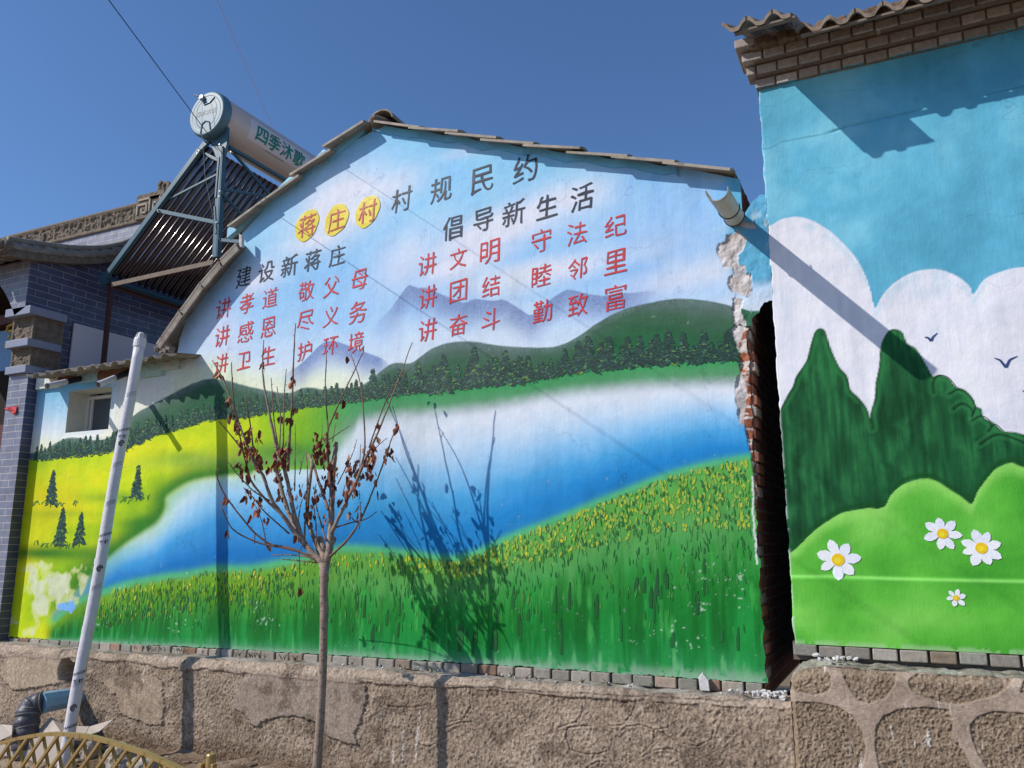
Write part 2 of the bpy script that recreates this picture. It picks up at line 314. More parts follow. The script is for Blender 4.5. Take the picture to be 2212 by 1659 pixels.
BARE = [pts(C6, (430, 700), (500, 690), (520, 660), (540, 700), (595, 735), (580, 800), (560, 850), (525, 870), (528, 955), (575, 960), (590, 1020), (635, 1040), (640, 1120), (632, 1180), (615, 1230), (570, 1210), (520, 1180), (480, 1185), (440, 1110), (445, 1060), (485, 1030), (480, 990), (455, 970), (400, 970), (383, 905), (347, 860), (360, 780), (415, 765)),
        pts(C6, (480, 1240), (510, 1225), (545, 1235), (555, 1300), (545, 1360), (590, 1440), (597, 1659), (510, 1659), (500, 1600), (475, 1540), (470, 1480), (510, 1470), (500, 1400), (475, 1330)),
        pts(C6, (540, 620), (580, 597), (640, 605), (680, 630), (665, 655), (610, 662), (560, 650)),
        pts(C7, (215, 0), (260, 0), (250, 80), (280, 160), (290, 300), (300, 420), (300, 560), (315, 700), (320, 800), (330, 900), (300, 880), (270, 760), (235, 735), (215, 600), (210, 530), (225, 470), (250, 440), (235, 300), (215, 220), (190, 190), (195, 170), (215, 150), (195, 50))]
BRICKE = pts(C7, (262, 170), (300, 170), (312, 420), (330, 750), (340, 1000), (358, 1250), (335, 1250), (318, 1000), (300, 900), (262, 740), (282, 560), (268, 480), (240, 440), (232, 260), (248, 230))
WHITE_STRIP = pts(C7, (305, 1060), (318, 1060), (330, 1300), (345, 1480), (352, 1600), (340, 1600), (330, 1480), (318, 1300))
HILL_R, HILL_L, M1, M3, LAKETOP, BANK, GRASS = [smooth(sorted(q) if q is not BANK else q, 3) for q in (HILL_R, HILL_L, M1, M3, LAKETOP, BANK, GRASS)]
def mural(X, Z):
    """colour (linear) of the painting at wall point x, z; also a mask of bare patches"""
    px, py = proj(X, 0 * X, Z)
    n1 = fbm(X * 2.2, Z * 2.2, 1); n2 = fbm(X * 7, Z * 7, 2); n3 = fbm(X * 30, Z * 5, 3); n4 = fbm(X * 24, Z * 24, 4); nr = RNG.rand(*X.shape)
    # sky
    zz = Z + (n1 - .5) * .3 + (X + 3.3) * .03
    c = ramp(zz, [(2.5, (222, 228, 224)), (2.75, (216, 224, 230)), (3.0, (196, 216, 236)), (3.25, (163, 202, 238)), (3.6, (142, 194, 238)), (4.0, (148, 203, 242)), (4.7, (126, 194, 236))])
    c = mix(c, L(122, 184, 240), .75 * ss(-1.9, -1.2, X) * ss(2.95, 3.2, Z))
    m = np.zeros(X.shape)
    for (a, b, rx, ry, an, st) in CLOUDS:
        dx, dy = px - a, py - b; u = (dx * math.cos(an) + dy * math.sin(an)) / rx; v = (-dx * math.sin(an) + dy * math.cos(an)) / ry
        m = np.maximum(m, st * np.exp(-(u * u + v * v) * .9) * (0.5 + 1.0 * n1))
    c = mix(c, L(224, 224, 232), np.clip(m * 1.25, 0, .95))
    c = mix(c, L(222, 226, 222), .35 * ss(.5, .75, fbm(X * 1.6, Z * 3, 9)) * ss(4.3, 3.2, Z))
    # yellow mist above the left hills
    hl = yline(px, HILL_L); c = mix(c, L(232, 238, 196), .8 * ss(75, 5, hl - py) * ss(900, 700, px))
    lw = ss(-5.2, -5.5, X)                                # the low wall's own bit of sky
    lowc = ramp(Z + .1 * (n1 - .5), [(2.35, (240, 240, 190)), (2.5, (236, 240, 215)), (2.62, (222, 232, 236)), (2.8, (170, 210, 232)), (3.0, (122, 190, 226)), (3.1, (150, 205, 228))])
    lowr = ramp(Z + .1 * (n1 - .5), [(2.5, (240, 238, 196)), (2.68, (238, 236, 214)), (2.9, (226, 228, 226)), (3.1, (190, 212, 222))])
    lc = mix(lowc, lowr, ss(-6.25, -5.85, X)); c = c * (1 - lw[..., None]) + lc * lw[..., None]
    # far mountains, sprayed: crisp crest, fading downwards
    y1 = yline(px, M1); d = py - y1; mm = ss(-1.2, 1.2, d) * ss(82, 6, d) * ss(792, 880, px) * (px < 1430)
    c = mix(c, L(118, 136, 178), mm * np.clip(.85 + (nr - .5) * .35, 0, 1) * ss(1440, 1340, px))
    y3 = yline(px, M3); d = py - y3; mm = ss(-1.2, 1.2, d) * ss(75, 5, d) * ss(592, 660, px) * ss(850, 815, px); c = mix(c, L(112, 134, 182), mm * np.clip(.85 + (nr - .5) * .3, 0, 1))
    # hills
    hr = yline(px, HILL_R); top = np.where(px < 757, hl, np.minimum(hr, np.where(px < 830, hl, 9e9))); top = np.where(px > 800, hr, top)
    d = py - top
    hill = ramp(d / 110 + (n1 - .5) * .6, [(0, (84, 108, 98)), (.18, (64, 100, 76)), (.5, (42, 92, 60)), (.9, (34, 104, 62)), (1.3, (52, 128, 76))])
    hill = mix(hill, L(120, 140, 140), .5 * ss(22, 2, d) * ss(.35, .7, n4 * .6 + nr * .4)); hill *= (.86 + .28 * fbm(X * 4, Z * 22, 6))[..., None]
    c = mix(c, hill, ss(-1.5, 1.5, d + (n4 - .5) * 2))
    # green shore under the firs
    tb = yline(px, TREEBASE); d = py - tb
    shore = ramp(d / 60, [(-.3, (44, 112, 70)), (.1, (62, 148, 86)), (.5, (88, 150, 104)), (.85, (124, 148, 132)), (1.3, (190, 200, 204))]) * (.92 + .16 * n2)[..., None]
    c = mix(c, shore, ss(-14, 4, d) * ss(600, 760, px))
    # left meadow
    mead = ramp(n1 * .6 + .4 * fbm(X * 1.2, Z * 5, 12), [(.25, (128, 176, 22)), (.42, (176, 208, 16)), (.55, (206, 222, 22)), (.7, (232, 224, 20))])
    mead = mix(mead, L(96, 168, 34), ss(430, 760, px) * .9); mead = mix(mead, L(70, 158, 80), ss(640, 790, px))
    mead = mix(mead, L(214, 186, 10), .6 * np.exp(-((px - 95) / 60) ** 2 - ((py - 1090) / 70) ** 2))
    c = mix(c, mead, ss(-2, 6, d + 2) * ss(800, 690, px))
    for (a, b, rx, ry, st, cc) in ((95, 1195, 110, 17, .95, (34, 104, 24)), (250, 1075, 70, 12, .6, (70, 140, 40)), (400, 985, 60, 14, .5, (80, 150, 40)), (200, 1195, 120, 16, .5, (60, 140, 30)), (130, 1110, 90, 9, .4, (100, 160, 30)), (300, 1130, 60, 16, .7, (40, 130, 30)), (620, 975, 130, 20, .7, (52, 122, 56)), (560, 1000, 200, 16, .6, (70, 140, 90))):
        c = mix(c, L(*cc), st * np.exp(-((px - a) / rx) ** 2 - ((py - b) / ry) ** 2))
    # lake
    lt = yline(px, LAKETOP); d = py - lt
    g0 = yline(px, GRASS); rel = np.clip(d / np.maximum(g0 - lt, 40), -.5, 1.3)
    lk = ramp(rel + (n1 - .5) * .22 + .06 * (n3 - .5), [(0, (205, 214, 218)), (.12, (218, 224, 231)), (.26, (196, 216, 232)), (.44, (138, 192, 228)), (.62, (72, 162, 214)), (.8, (32, 134, 198)), (1.0, (22, 118, 178))])
    lk2 = ramp(rel + (n1 - .5) * .2, [(0, (170, 208, 186)), (.18, (196, 220, 230)), (.38, (140, 196, 228)), (.58, (66, 156, 212)), (.85, (22, 116, 186)), (1.0, (24, 110, 174))])
    lk = mix(lk, lk2, ss(820, 640, px))
    bd = distseg(px, py, BANK); right_of = inpoly(px, py, BANK + [(300, 1500), (1000, 1500), (1000, 1010), (895, 1010)]) | (px > 880)
    edge = np.where(px > 740, ss(-16, 26, d + (n4 - .5) * 8), np.where(right_of, ss(0, 22, bd), 0))
    edge = np.where(px > 700, ss(-16, 26, d + (n4 - .5) * 8), edge)
    sw = ss(740, 700, px); e2 = np.where(right_of | (px > 895), ss(0, 22, bd), 0); e1 = ss(-16, 26, d + (n4 - .5) * 8); edge = e2 * sw + e1 * (1 - sw)
    c = mix(c, L(36, 118, 36), .92 * np.exp(-(bd / np.where(right_of, 10, 26)) ** 2) * ss(900, 700, px) * ss(1500, 1200, py))
    c = mix(c, lk, edge)
    c = mix(c, L(150, 200, 150), .35 * np.exp(-((bd - 22) / 14) ** 2) * edge * ss(800, 600, px))
    # foreground grass
    d = py - g0; bot = yline(px, [(70, 1380), (500, 1402), (1000, 1432), (1650, 1475)]); rg = d / np.maximum(bot - g0, 20)
    gr = ramp(rg + (n3 - .5) * .28, [(-.05, (98, 186, 96)), (.1, (104, 176, 74)), (.3, (92, 172, 92)), (.42, (58, 156, 66)), (.6, (26, 132, 46)), (.8, (18, 128, 52)), (.93, (42, 146, 80)), (1.0, (96, 168, 124))])
    gl = ramp(rg + (n3 - .5) * .28, [(-.05, (120, 186, 60)), (.15, (120, 172, 40)), (.4, (78, 150, 40)), (.65, (32, 128, 48)), (.85, (28, 136, 60)), (1.0, (70, 160, 104))])
    gr = mix(gr, gl, ss(900, 500, px)) * np.array([.80, .84, .74]); gr *= (.88 + .24 * fbm(X * 60, Z * 6, 15))[..., None]
    stk = fbm(X * 26, Z * 1.6, 16, 4); gr = mix(gr, L(16, 96, 32), .55 * ss(.54, .68, stk) * ss(.3, .5, rg) * ss(.92, .75, rg)); gr = mix(gr, L(36, 160, 70), .4 * ss(.46, .34, stk) * ss(.25, .45, rg))
    gr = mix(gr, L(90, 200, 90), .35 * ss(.62, .8, n3) * ss(.25, .5, rg))
    c = mix(c, L(92, 190, 96), .8 * np.exp(-((d + 4) / 11) ** 2)); c = mix(c, gr, ss(-6, 8, d))
    # left end: yellow paint over everything, worn patches
    c = mix(c, mead * np.array([1.0, .95, .9]), ss(118, 90, px - (py - 1345) * -.05) * ss(1230, 1330, py))
    wp = fbm(X * 9, Z * 9, 21, 5)
    wz = np.exp(-((px - 72) / 62) ** 2 - ((py - 1290) / 75) ** 2) + .8 * np.exp(-((px - 120) / 50) ** 2 - ((py - 1270) / 40) ** 2) + .6 * np.exp(-((px - 160) / 60) ** 2 - ((py - 1265) / 40) ** 2)
    wm = ss(.02, .06, wp + .30 * wz - .83) * ss(.12, .3, wz); c = mix(c, L(222, 226, 150), ss(-.02, .05, wp + .30 * wz - .74) * ss(.12, .3, wz) * .6); c = mix(c, L(214, 216, 190) * (.8 + .4 * n4)[..., None], wm * .7)
    gb = np.exp(-((px - 142) / 22) ** 2 - ((py - 1310) / 13) ** 2); c = mix(c, L(122, 176, 232), ss(0, .05, wp + .3 * gb - .72) * ss(.1, .3, gb))
    for (a, b, rx, ry) in ((258, 1276, 22, 16), (435, 1275, 24, 18), (470, 1232, 30, 7), (410, 1238, 24, 6), (396, 1337, 40, 30), (540, 1305, 30, 10), (565, 1340, 45, 22), (1535, 1258, 40, 60), (1512, 1312, 34, 14), (1450, 1358, 46, 22), (1480, 1380, 40, 26), (1390, 1375, 60, 20), (1600, 1290, 14, 80), (1430, 1270, 30, 20), (222, 1340, 18, 14)):
        gb = np.exp(-((px - a) / rx) ** 2 - ((py - b) / ry) ** 2); c = mix(c, L(176, 200, 176), .75 * ss(0, .05, fbm(X * 48, Z * 60, 31, 4) + .14 * gb - .80) * ss(.15, .4, gb))
    # dust at the foot
    c = mix(c, L(150, 176, 152), .65 * ss(.93, 1.0, rg) * (n4 > .35)); c = mix(c, L(90, 150, 112), .5 * ss(.86, .95, rg) * ss(1250, 900, px) * n2)
    # narrow return to the right: plain blue over green infill
    bl = ss(-.84, -.76, X) * ss(3.05, 3.12, Z); c = mix(c, L(96, 172, 204) * (.9 + .2 * n2[..., None]), bl)
    kr = np.abs(fbm(X * 2.6, Z * 2.6, 45, 5) - .5); c = mix(c, c * .62, .5 * ss(.006, .001, kr) * ss(.5, .62, fbm(X * .9, Z * .9, 46))); ch = ss(.82, .84, fbm(X * 34, Z * 34, 47, 4)); c = mix(c, L(150, 160, 160), .4 * ch); c = c * (1 - .10 * ss(.55, .75, fbm(X * 5, Z * .8, 48, 4)))[..., None]
    # vertical wash streaks and grime
    c = c * (.955 + .09 * fbm(X * 34, Z * 2.2, 40))[..., None] * (.97 + .06 * n2)[..., None]
    bare = np.zeros(X.shape); jx = (n4 - .5) * 7; jy = (fbm(X * 24, Z * 24, 51) - .5) * 7
    for p in BARE: bare = np.maximum(bare, inpoly(px + jx, py + jy, p).astype(float))
    ws = inpoly(px + jx, py + jy, WHITE_STRIP)
    bp = L(206, 198, 194) * (.72 + .5 * n4)[..., None]; bp = mix(bp, L(168, 156, 150), ss(.5, .62, n2) * .6); c = mix(c, bp, bare)
    kb = inpoly(px + jx * .6, py + jy * .6, BRICKE) & (bare < 2); fr = np.mod(Z / .064, 1); fx = np.mod(X / .125 + .5 * (np.floor(Z / .064) % 2), 1)
    bc = L(158, 96, 70) * (.6 + .8 * vn(np.floor(X / .125), np.floor(Z / .064), 5))[..., None]; bc = mix(bc, L(196, 186, 176), ((fr < .2) | (n4 > .62)).astype(float))
    c = mix(c, bc, kb.astype(float)); c = mix(c, L(222, 222, 222), ws * .9)
    return np.clip(c * GAIN, .004, .86), np.maximum(bare, kb * 1.0)

# ------------------------------------------------------------------ gable house: painted wall
house = thing('gable_house', 'low gabled house whose end wall carries the lake mural with Chinese lettering', 'house', (-3.2, 0, 0))
xl, xr0 = -5.33, -.752
tp = [at(*p) for p in TOP_MAIN]; TX = [p[0] for p in tp]; TZ = [p[2] for p in tp]
def zbot(x): return np.interp(x, [-7.1, -6.7, -4.5, -2.58, -.75], [.832, .835, .866, .883, .889])
nx, nz = 860, 500
U, V = np.meshgrid(np.linspace(0, 1, nx), np.linspace(0, 1, nz))
Xn = xl + U * (xr0 - xl)
ztop = np.interp(Xn, TX, TZ)
rag = 1 + .06 * (fbm(Xn * 30, 0 * Xn, 61) - .5)
Zn = zbot(Xn) + (fbm(Xn * 40, 0 * Xn, 63) - .5) * .02 * (1 - V) + V * (ztop - zbot(Xn))
edge = at(1655, 1470)[0]
# the ragged right edge of the plaster, from the ground up
RE = [at(*q) for q in [(1655, 1470), (1650, 1400)] + pts(C7, (358, 1640), (350, 1450), (342, 1250), (330, 1050), (322, 900), (312, 760), (305, 560), (298, 430), (290, 300), (285, 200), (300, 150)) + pts(C6, (600, 1450), (600, 1300), (600, 1000), (590, 600), (560, 540))]
rz = [p[2] for p in RE]; rx = [p[0] for p in RE]
xr = np.interp(Zn, rz, rx) + (fbm(Zn * 18, 0 * Zn, 64, 5) - .5) * .035 * ss(3.0, 2.8, Zn)
Xm = xl + U * (xr - xl)
Cm, bare = mural(Xm, Zn)
Ym = wy(Xm, Zn) * ss(0, .03, U) + bare * (.008 + .03 * (fbm(Xm * 22, Zn * 22, 71, 5) - .5))
Ym += .10 * ss(.985, 1, U) * ss(2.9, 2.8, Zn) * 0
gridmesh('painted_wall', Xm, Ym, Zn, Cm, M['paint'], house)
# brick end and back of that wall, the body of the house behind it
b = MB()
seg = list(np.linspace(.80, 3.75, 40)); 
for i in range(len(seg) - 1):
    z0, z1 = seg[i], seg[i + 1]; x0, x1 = np.interp(z0, rz, rx) - .012, np.interp(z1, rz, rx) - .012
    b.poly([(x0, .012, z0), (x0, 2.5, z0), (x1, 2.5, z1), (x1, .012, z1)])
b.build('brick_side', M['redbrick'], house, recalc=False)
b = MB(); b.prism([(-5.30, .06, .8), (-.80, .06, .8), (-.80, .06, 3.6), (-3.36, .06, 4.6), (-5.30, .06, 3.1)], (0, 2.4, 0)); b.build('house_body', M['dark'], house)
random.seed(14); b = MB(); z_ = .90
while z_ < 2.98:
    xe = float(np.interp(z_ + .03, rz, rx)); on = random.random(); lng = random.uniform(-.012, .016) + .022 * (z_ > 1.85) - .004
    cB = random.choice([L(160, 104, 80), L(146, 94, 74), L(168, 116, 92), L(136, 90, 74), L(186, 172, 160), L(178, 160, 146)]) * random.uniform(.8, 1.15)
    b.box((xe + lng - .06, .10 + random.uniform(0, .012), z_ + .028), (.12, .17, .054), (*cB, 1), Matrix.Rotation(random.uniform(-.04, .04), 3, 'Z').to_quaternion())
    b.box((xe + lng - .075, .10, z_ + .059), (.12, .16, .014), (*(L(190, 180, 168) * random.uniform(.7, 1)), 1)); z_ += .0645
b.build('broken_bricks', M['brickc'], house, bevel=.006)
# broken mortar lump that bridges the gap to the blue house
nb, mbz = 46, 130
U2, V2 = np.meshgrid(np.linspace(0, 1, nb), np.linspace(0, 1, mbz)); X2 = -.80 + U2 * (.80 - .583)
bz = [at(*q) for q in pts(C6, (540, 1440), (590, 1465), (635, 1450), (642, 1390), (670, 1365), (700, 1350), (708, 1305), (745, 1262), (800, 1250), (830, 1240))]
tz = [at(*q) for q in pts(C6, (530, 560), (575, 540), (610, 480), (645, 430), (680, 400), (706, 372), (740, 372))]
zb2 = np.interp(X2, [p[0] for p in bz], [p[2] for p in bz]) + (fbm(X2 * 50, 0 * X2, 80) - .5) * .03; zt2 = np.interp(X2, [p[0] for p in tz], [p[2] for p in tz])
Z2 = zb2 + V2 * (zt2 - zb2); C2, br2 = mural(X2, Z2); px2, py2 = proj(X2, 0 * X2, Z2)
hb = (py2 > yline(px2, HILL_R)).astype(float); C2 = mix(C2, np.array(P4(52, 104, 76)[:3]) * (.7 + .6 * fbm(X2 * 30, Z2 * 30, 82))[..., None], hb * (1 - br2))
wsp = ss(.56, .62, fbm(X2 * 30, Z2 * 20, 83)) * ss(3.25, 3.35, Z2) * ss(-.72, -.66, X2) * ss(3.56, 3.48, Z2); C2 = mix(C2, np.array(P4(190, 196, 198)[:3]), wsp * .55)
gridmesh('mortar_infill', X2, -.006 + .012 * (fbm(X2 * 20, Z2 * 20, 84) - .5) + br2 * (.004 + .03 * (fbm(X2 * 22, Z2 * 22, 71, 5) - .5)), Z2, C2, M['paint'], house)
b = MB(); b.box((-.67, .16, 3.32), (.17, .3, .42)); b.build('infill_core', M['dark'], house)
def brickrow(mb, x0, x1, zf, h, pitch, y0, dep, cols, gap=.012, jit=.006):
    x = x0
    while x < x1 - .02:
        wd = min(pitch * random.uniform(.92, 1.06), x1 - x); z = zf(x + wd / 2)
        c = np.array(random.choice(cols)) * random.uniform(.8, 1.2)
        mb.box((x + wd / 2, y0 + dep / 2 + random.uniform(-jit, jit), z - h / 2 + random.uniform(-.003, .003)), (wd - gap, dep, h), (*c, 1), Matrix.Rotation(random.uniform(-.015, .015), 3, 'Y').to_quaternion())
        x += wd
GB = [L(160, 152, 140), L(152, 142, 130), L(156, 138, 122), L(152, 122, 102), L(166, 154, 142), L(146, 142, 130), L(158, 148, 134)]
b = MB(); brickrow(b, -5.33, -.76, lambda x: float(zbot(x)) - .004, .056, .125, -.012, .12, GB); b.build('brick_course', M['brickc'], house, bevel=.006)
b = MB(); b.box((-3.045, .075, .83), (4.56, .12, .09), (*L(110, 100, 90), 1)); b.build('mortar_bed', M['brickc'], house)

# ------------------------------------------------------------------ brushed details of the mural
class Dabs:
    """flat brush marks lying on the wall"""
    def __init__(s, fn=wy, lift=.0018): s.mb = MB(); s.y = -lift; s.k = 0; s.fn = fn
    def done(s, name, parent):                          # lay the marks on the uneven plaster
        v = np.array(s.mb.v); v[:, 1] += s.fn(v[:, 0], v[:, 2]); s.mb.v = [tuple(q) for q in v]
        return s.mb.build(name, M['stroke'], parent, recalc=False)
    def dab(s, x, z, ln, wd, an, col, n=7):
        ca, sa = math.cos(an), math.sin(an); P = []; s.k += 1; y = s.y - (s.k % 40) * 2.5e-5
        for i in range(n):
            a = 2 * math.pi * i / n; u = math.cos(a) * ln / 2 * random.uniform(.85, 1.15); v = math.sin(a) * wd / 2 * random.uniform(.8, 1.2)
            P.append((x + u * ca - v * sa, y, z + u * sa + v * ca))
        s.mb.poly(P, col)
    def line(s, P, wd, col):
        for i in range(len(P) - 1):
            a, b_ = P[i], P[i + 1]; dx, dz = b_[0] - a[0], b_[1] - a[1]; l = math.hypot(dx, dz) + 1e-9; nx_, nz_ = -dz / l, dx / l
            w0 = wd[i] / 2; w1 = wd[i + 1] / 2; s.k += 1; y = s.y - (s.k % 40) * 2.5e-5
            s.mb.poly([(a[0] + nx_ * w0, y, a[1] + nz_ * w0), (a[0] - nx_ * w0, y, a[1] - nz_ * w0), (b_[0] - nx_ * w1, y, b_[1] - nz_ * w1), (b_[0] + nx_ * w1, y, b_[1] + nz_ * w1)], col)
def sc(px, py): return abs(at(px, py + 5)[2] - at(px, py - 5)[2]) / 10    # metres per pixel on the wall
DARKS = [(22, 58, 46), (18, 50, 42), (30, 70, 50), (26, 62, 60), (14, 44, 34)]; LIGHTS = [(60, 112, 66), (84, 128, 60), (120, 142, 40), (52, 100, 90)]
def fir(D, px, py, h, lightness=.25, wide=.42, ymul=.3):
    p = at(px, py); m = sc(px, py); H = h * m; W = H * wide
    n = int(16 + h * .75)
    for i in range(n):
        t = i / n; z = p[2] + H * (1 - t) ** 1.0 * 1.0 - 0; z = p[2] + H * (1 - t); ww = W * (.08 + .92 * t) * random.uniform(.55, 1.1)
        for k in range(2 + int(t * 2)):
            u = random.uniform(-.5, .5) * ww; cc = random.choice(LIGHTS) if random.random() < lightness else random.choice(DARKS)
            if cc[0] > 100 and random.random() < 1 - ymul: cc = DARKS[0]
            an = (-.5 if u > 0 else math.pi + .5) + random.uniform(-.35, .35)
            D.dab(p[0] + u, z + random.uniform(-.03, .03) * H - abs(u) * .25, max(.016, H * .17 * random.uniform(.6, 1.3)), max(.007, H * .06 * random.uniform(.7, 1.4)), an, P4(*cc), 6)
    D.dab(p[0], p[2] + H * 1.0, H * .16, max(.006, H * .03), math.pi / 2, P4(*DARKS[0]), 6)
D = Dabs()
random.seed(3)
x = 78
while x < 1592:
    by = float(yline(x, TREEBASE)); t = (x - 78) / 1514
    h = 20 + 26 * random.random()
    if x < 330: h = 16 + 22 * random.random() + (x - 78) * .05
    if 470 < x < 760: h *= .95
    if 760 < x < 850: h = 30 + 40 * random.random()
    if 850 < x < 1140: h = 38 + 46 * random.random() ** 1.2
    if 1140 < x < 1250: h = 30 + 25 * random.random()
    if x > 1250: h = 34 + 44 * random.random()
    if x < 520 and x > 330: h = 22 + 22 * random.random()
    fir(D, x, by - random.uniform(-3, 3), h, .22 if x < 1200 else .14, .74, .32 if x < 700 else .22)
    x += h * (.30 if x < 500 else .33) * random.uniform(.6, 1.35)
D.done('painted_fir_row', house)
for (a, h) in ((C3b(335, 712), 82), (C3b(395, 985), 92), (C3b(522, 978), 78), (C3b(905, 672), 80)):
    D = Dabs(); fir(D, a[0], a[1] - 8, h * .84, .24, .66, .1)
    p = at(*a); D.line([(p[0], p[2]), (p[0], p[2] + .05)], [.008, .008], P4(20, 50, 40)); D.done('painted_fir', house)
D = Dabs()
for (a, n, w_) in ((C3b(250, 700), 5, 22), (C3b(430, 700), 9, 45), (C3b(290, 970), 9, 40), (C3b(450, 985), 5, 20), (C3b(820, 680), 5, 20), (C3b(965, 665), 5, 22)):
    for i in range(n):
        p = at(a[0] + random.uniform(-w_, w_) * .6, a[1] + random.uniform(-3, 3)); an = random.uniform(.4, 2.6)
        D.line([(p[0], p[2]), (p[0] + .03 * math.cos(an), p[2] + .03 * math.sin(an) + .01), (p[0] + .07 * math.cos(an), p[2] + .045 * math.sin(an))], [.008, .006, .002], P4(70, 130, 60))
TUFT = D
# grass strokes
D = TUFT; random.seed(5)
def gtop(px): return float(yline(px, GRASS))
for i in range(1250):                                         # yellow-green flower dabs along the crest of the field
    px = random.uniform(230, 1618) if random.random() < .35 else 1618 - 720 * random.random() ** 1.25
    dep = (28 + 120 * max(0, (px - 950) / 670)) if px > 950 else 30
    d = random.random() ** 1.3 * dep; py = gtop(px) + 1 + d
    if px > 1610 - max(0, (1060 - py)) * .1 + 10: continue
    p = at(px, py); m = sc(px, py); q = random.random()
    cc = (random.choice([(150, 178, 58), (138, 172, 62), (166, 184, 50), (126, 168, 70)]) if q < .66 else random.choice([(196, 196, 48), (184, 188, 50)]) if q < .74 else random.choice([(44, 100, 44), (64, 116, 44), (52, 106, 54)]))
    if px < 950: cc = random.choice([(158, 184, 48), (190, 192, 44), (72, 128, 48), (140, 180, 50), (90, 150, 54), (112, 170, 60)])
    D.dab(p[0], p[2], m * random.uniform(6, 15), m * random.uniform(3, 6.5), math.pi / 2 + random.uniform(-.5, .5), P4(*cc), 7)
for i in range(1000):                                         # darker blades under the crest
    px = random.uniform(180, 1622); g = gtop(px); bt = float(yline(px, [(70, 1380), (500, 1402), (1000, 1432), (1650, 1475)])); r = random.betavariate(1.5, 2.6)
    py = g + 18 + r * (bt - g - 40) * .85
    if py > bt - 18: continue
    p = at(px, py); m = sc(px, py); ln = m * random.uniform(9, 24) * (1 if px > 700 else .8); wd = m * random.uniform(1.2, 4.2)
    cc = random.choice([(28, 108, 40), (24, 100, 38), (40, 124, 48), (36, 114, 38), (60, 142, 60), (72, 150, 68), (84, 146, 52)])
    x_, z_ = p[0], p[2]; ln2 = ln / 2; s_ = random.uniform(-.12, .12) * ln; c4 = P4(*cc)
    D.line([(x_ - s_, z_ - ln2), (x_, z_), (x_ + s_, z_ + ln2)], [wd * .5, wd, wd * .15], c4)
for i in range(46):                                           # broad dark dashes
    px = random.uniform(760, 1600); g = gtop(px); bt = 1432 + (px - 1000) * .066; py = g + (bt - g) * random.uniform(.45, .82)
    p = at(px, py); m = sc(px, py); ln = m * random.uniform(26, 60); wd = m * random.uniform(5, 11)
    D.line([(p[0] - .1 * wd, p[2] - ln / 2), (p[0], p[2]), (p[0] + .3 * wd, p[2] + ln / 2)], [wd * .8, wd, wd * .3], P4(*random.choice([(20, 92, 36), (24, 84, 36), (16, 100, 40)])))
for i in range(300):                                          # left field: short dark dabs
    px = random.uniform(200, 640); py = gtop(px) + random.uniform(8, 75); p = at(px, py); m = sc(px, py)
    D.dab(p[0], p[2], m * random.uniform(7, 16), m * random.uniform(2.5, 4.5), 1.57 + random.uniform(-.25, .25), P4(*random.choice([(40, 84, 36), (54, 100, 34), (150, 170, 30)])), 6)
D.done('painted_grass', house)

# lettering
_fc = {}
def glyph(ch, bold):
    k = (ch, bold)
    if k not in _fc:
        cu = bpy.data.curves.new('t', 'FONT'); cu.body = ch; cu.size = 1; cu.resolution_u = 5; cu.offset = bold
        o = bpy.data.objects.new('t', cu); COL.objects.link(o); bpy.context.view_layer.update()
        me = bpy.data.meshes.new_from_object(o.evaluated_get(bpy.context.evaluated_depsgraph_get())); bpy.data.objects.remove(o); bpy.data.curves.remove(cu)
        v = np.array([p.co[:2] for p in me.vertices]); f = [tuple(p.vertices) for p in me.polygons]; bpy.data.meshes.remove(me)
        v -= (v.min(0) + v.max(0)) / 2
        _fc[k] = (v, f)
    return _fc[k]
def letter(ch, px, py, h, m, parent, lift=.0035, bold=.004, wf=.92, rise=.10, name='painted_character', slant=.05):
    v, f = glyph(ch, bold); ex = v.max(0) - v.min(0); p = at(px, py); H = h * sc(px, py); s = H / max(ex[1], ex[0] * .9)
    x = v[:, 0]; z = v[:, 1]; sd = random.random() * 50
    dx = (vn(x * 5 + sd, z * 5) - .5) * .05 + (vn(x * 16 + sd, z * 16, 3) - .5) * .022; dz = (vn(x * 5 + sd, z * 5, 7) - .5) * .05 + (vn(x * 16 + sd, z * 16, 9) - .5) * .022
    X = (x * wf + dx + slant * z) * s; Z = (z + dz + rise * x) * s
    me = bpy.data.meshes.new(name); yy = wy(p[0] + X, p[2] + Z) - lift; me.from_pydata([(p[0] + a, b_, p[2] + c_) for a, b_, c_ in zip(X, yy, Z)], [], f); me.materials.append(m)
    o = bpy.data.objects.new(name, me); COL.objects.link(o); put(o, parent); return o
random.seed(21)
for ch, x, y in (('蒋', 1168, 888), ('庄', 1428, 838), ('村', 1703, 765)):
    a = CA(x, y); p = at(*a); m = sc(*a); P = []
    for i in range(48):
        t = 2 * math.pi * i / 48; r = 1 + .03 * math.sin(3 * t + x) + .02 * math.sin(7 * t)
        u = math.cos(t) * 27.5 * r; v = math.sin(t) * 33 * r; P.append((p[0] + (u + .18 * v) * m * 1.04, -.0168, p[2] + v * m))
    yb = wy([q[0] for q in P], [q[2] for q in P]); b = MB(); b.prism([(q[0], y_ - .001, q[2]) for q, y_ in zip(P, yb)], (0, -.0032, 0)); d = b.build('yellow_disc', M['disc'], house)
    letter(ch, a[0] + 1, a[1] + 1, 47, M['discred'], house, lift=.0062, bold=.002)
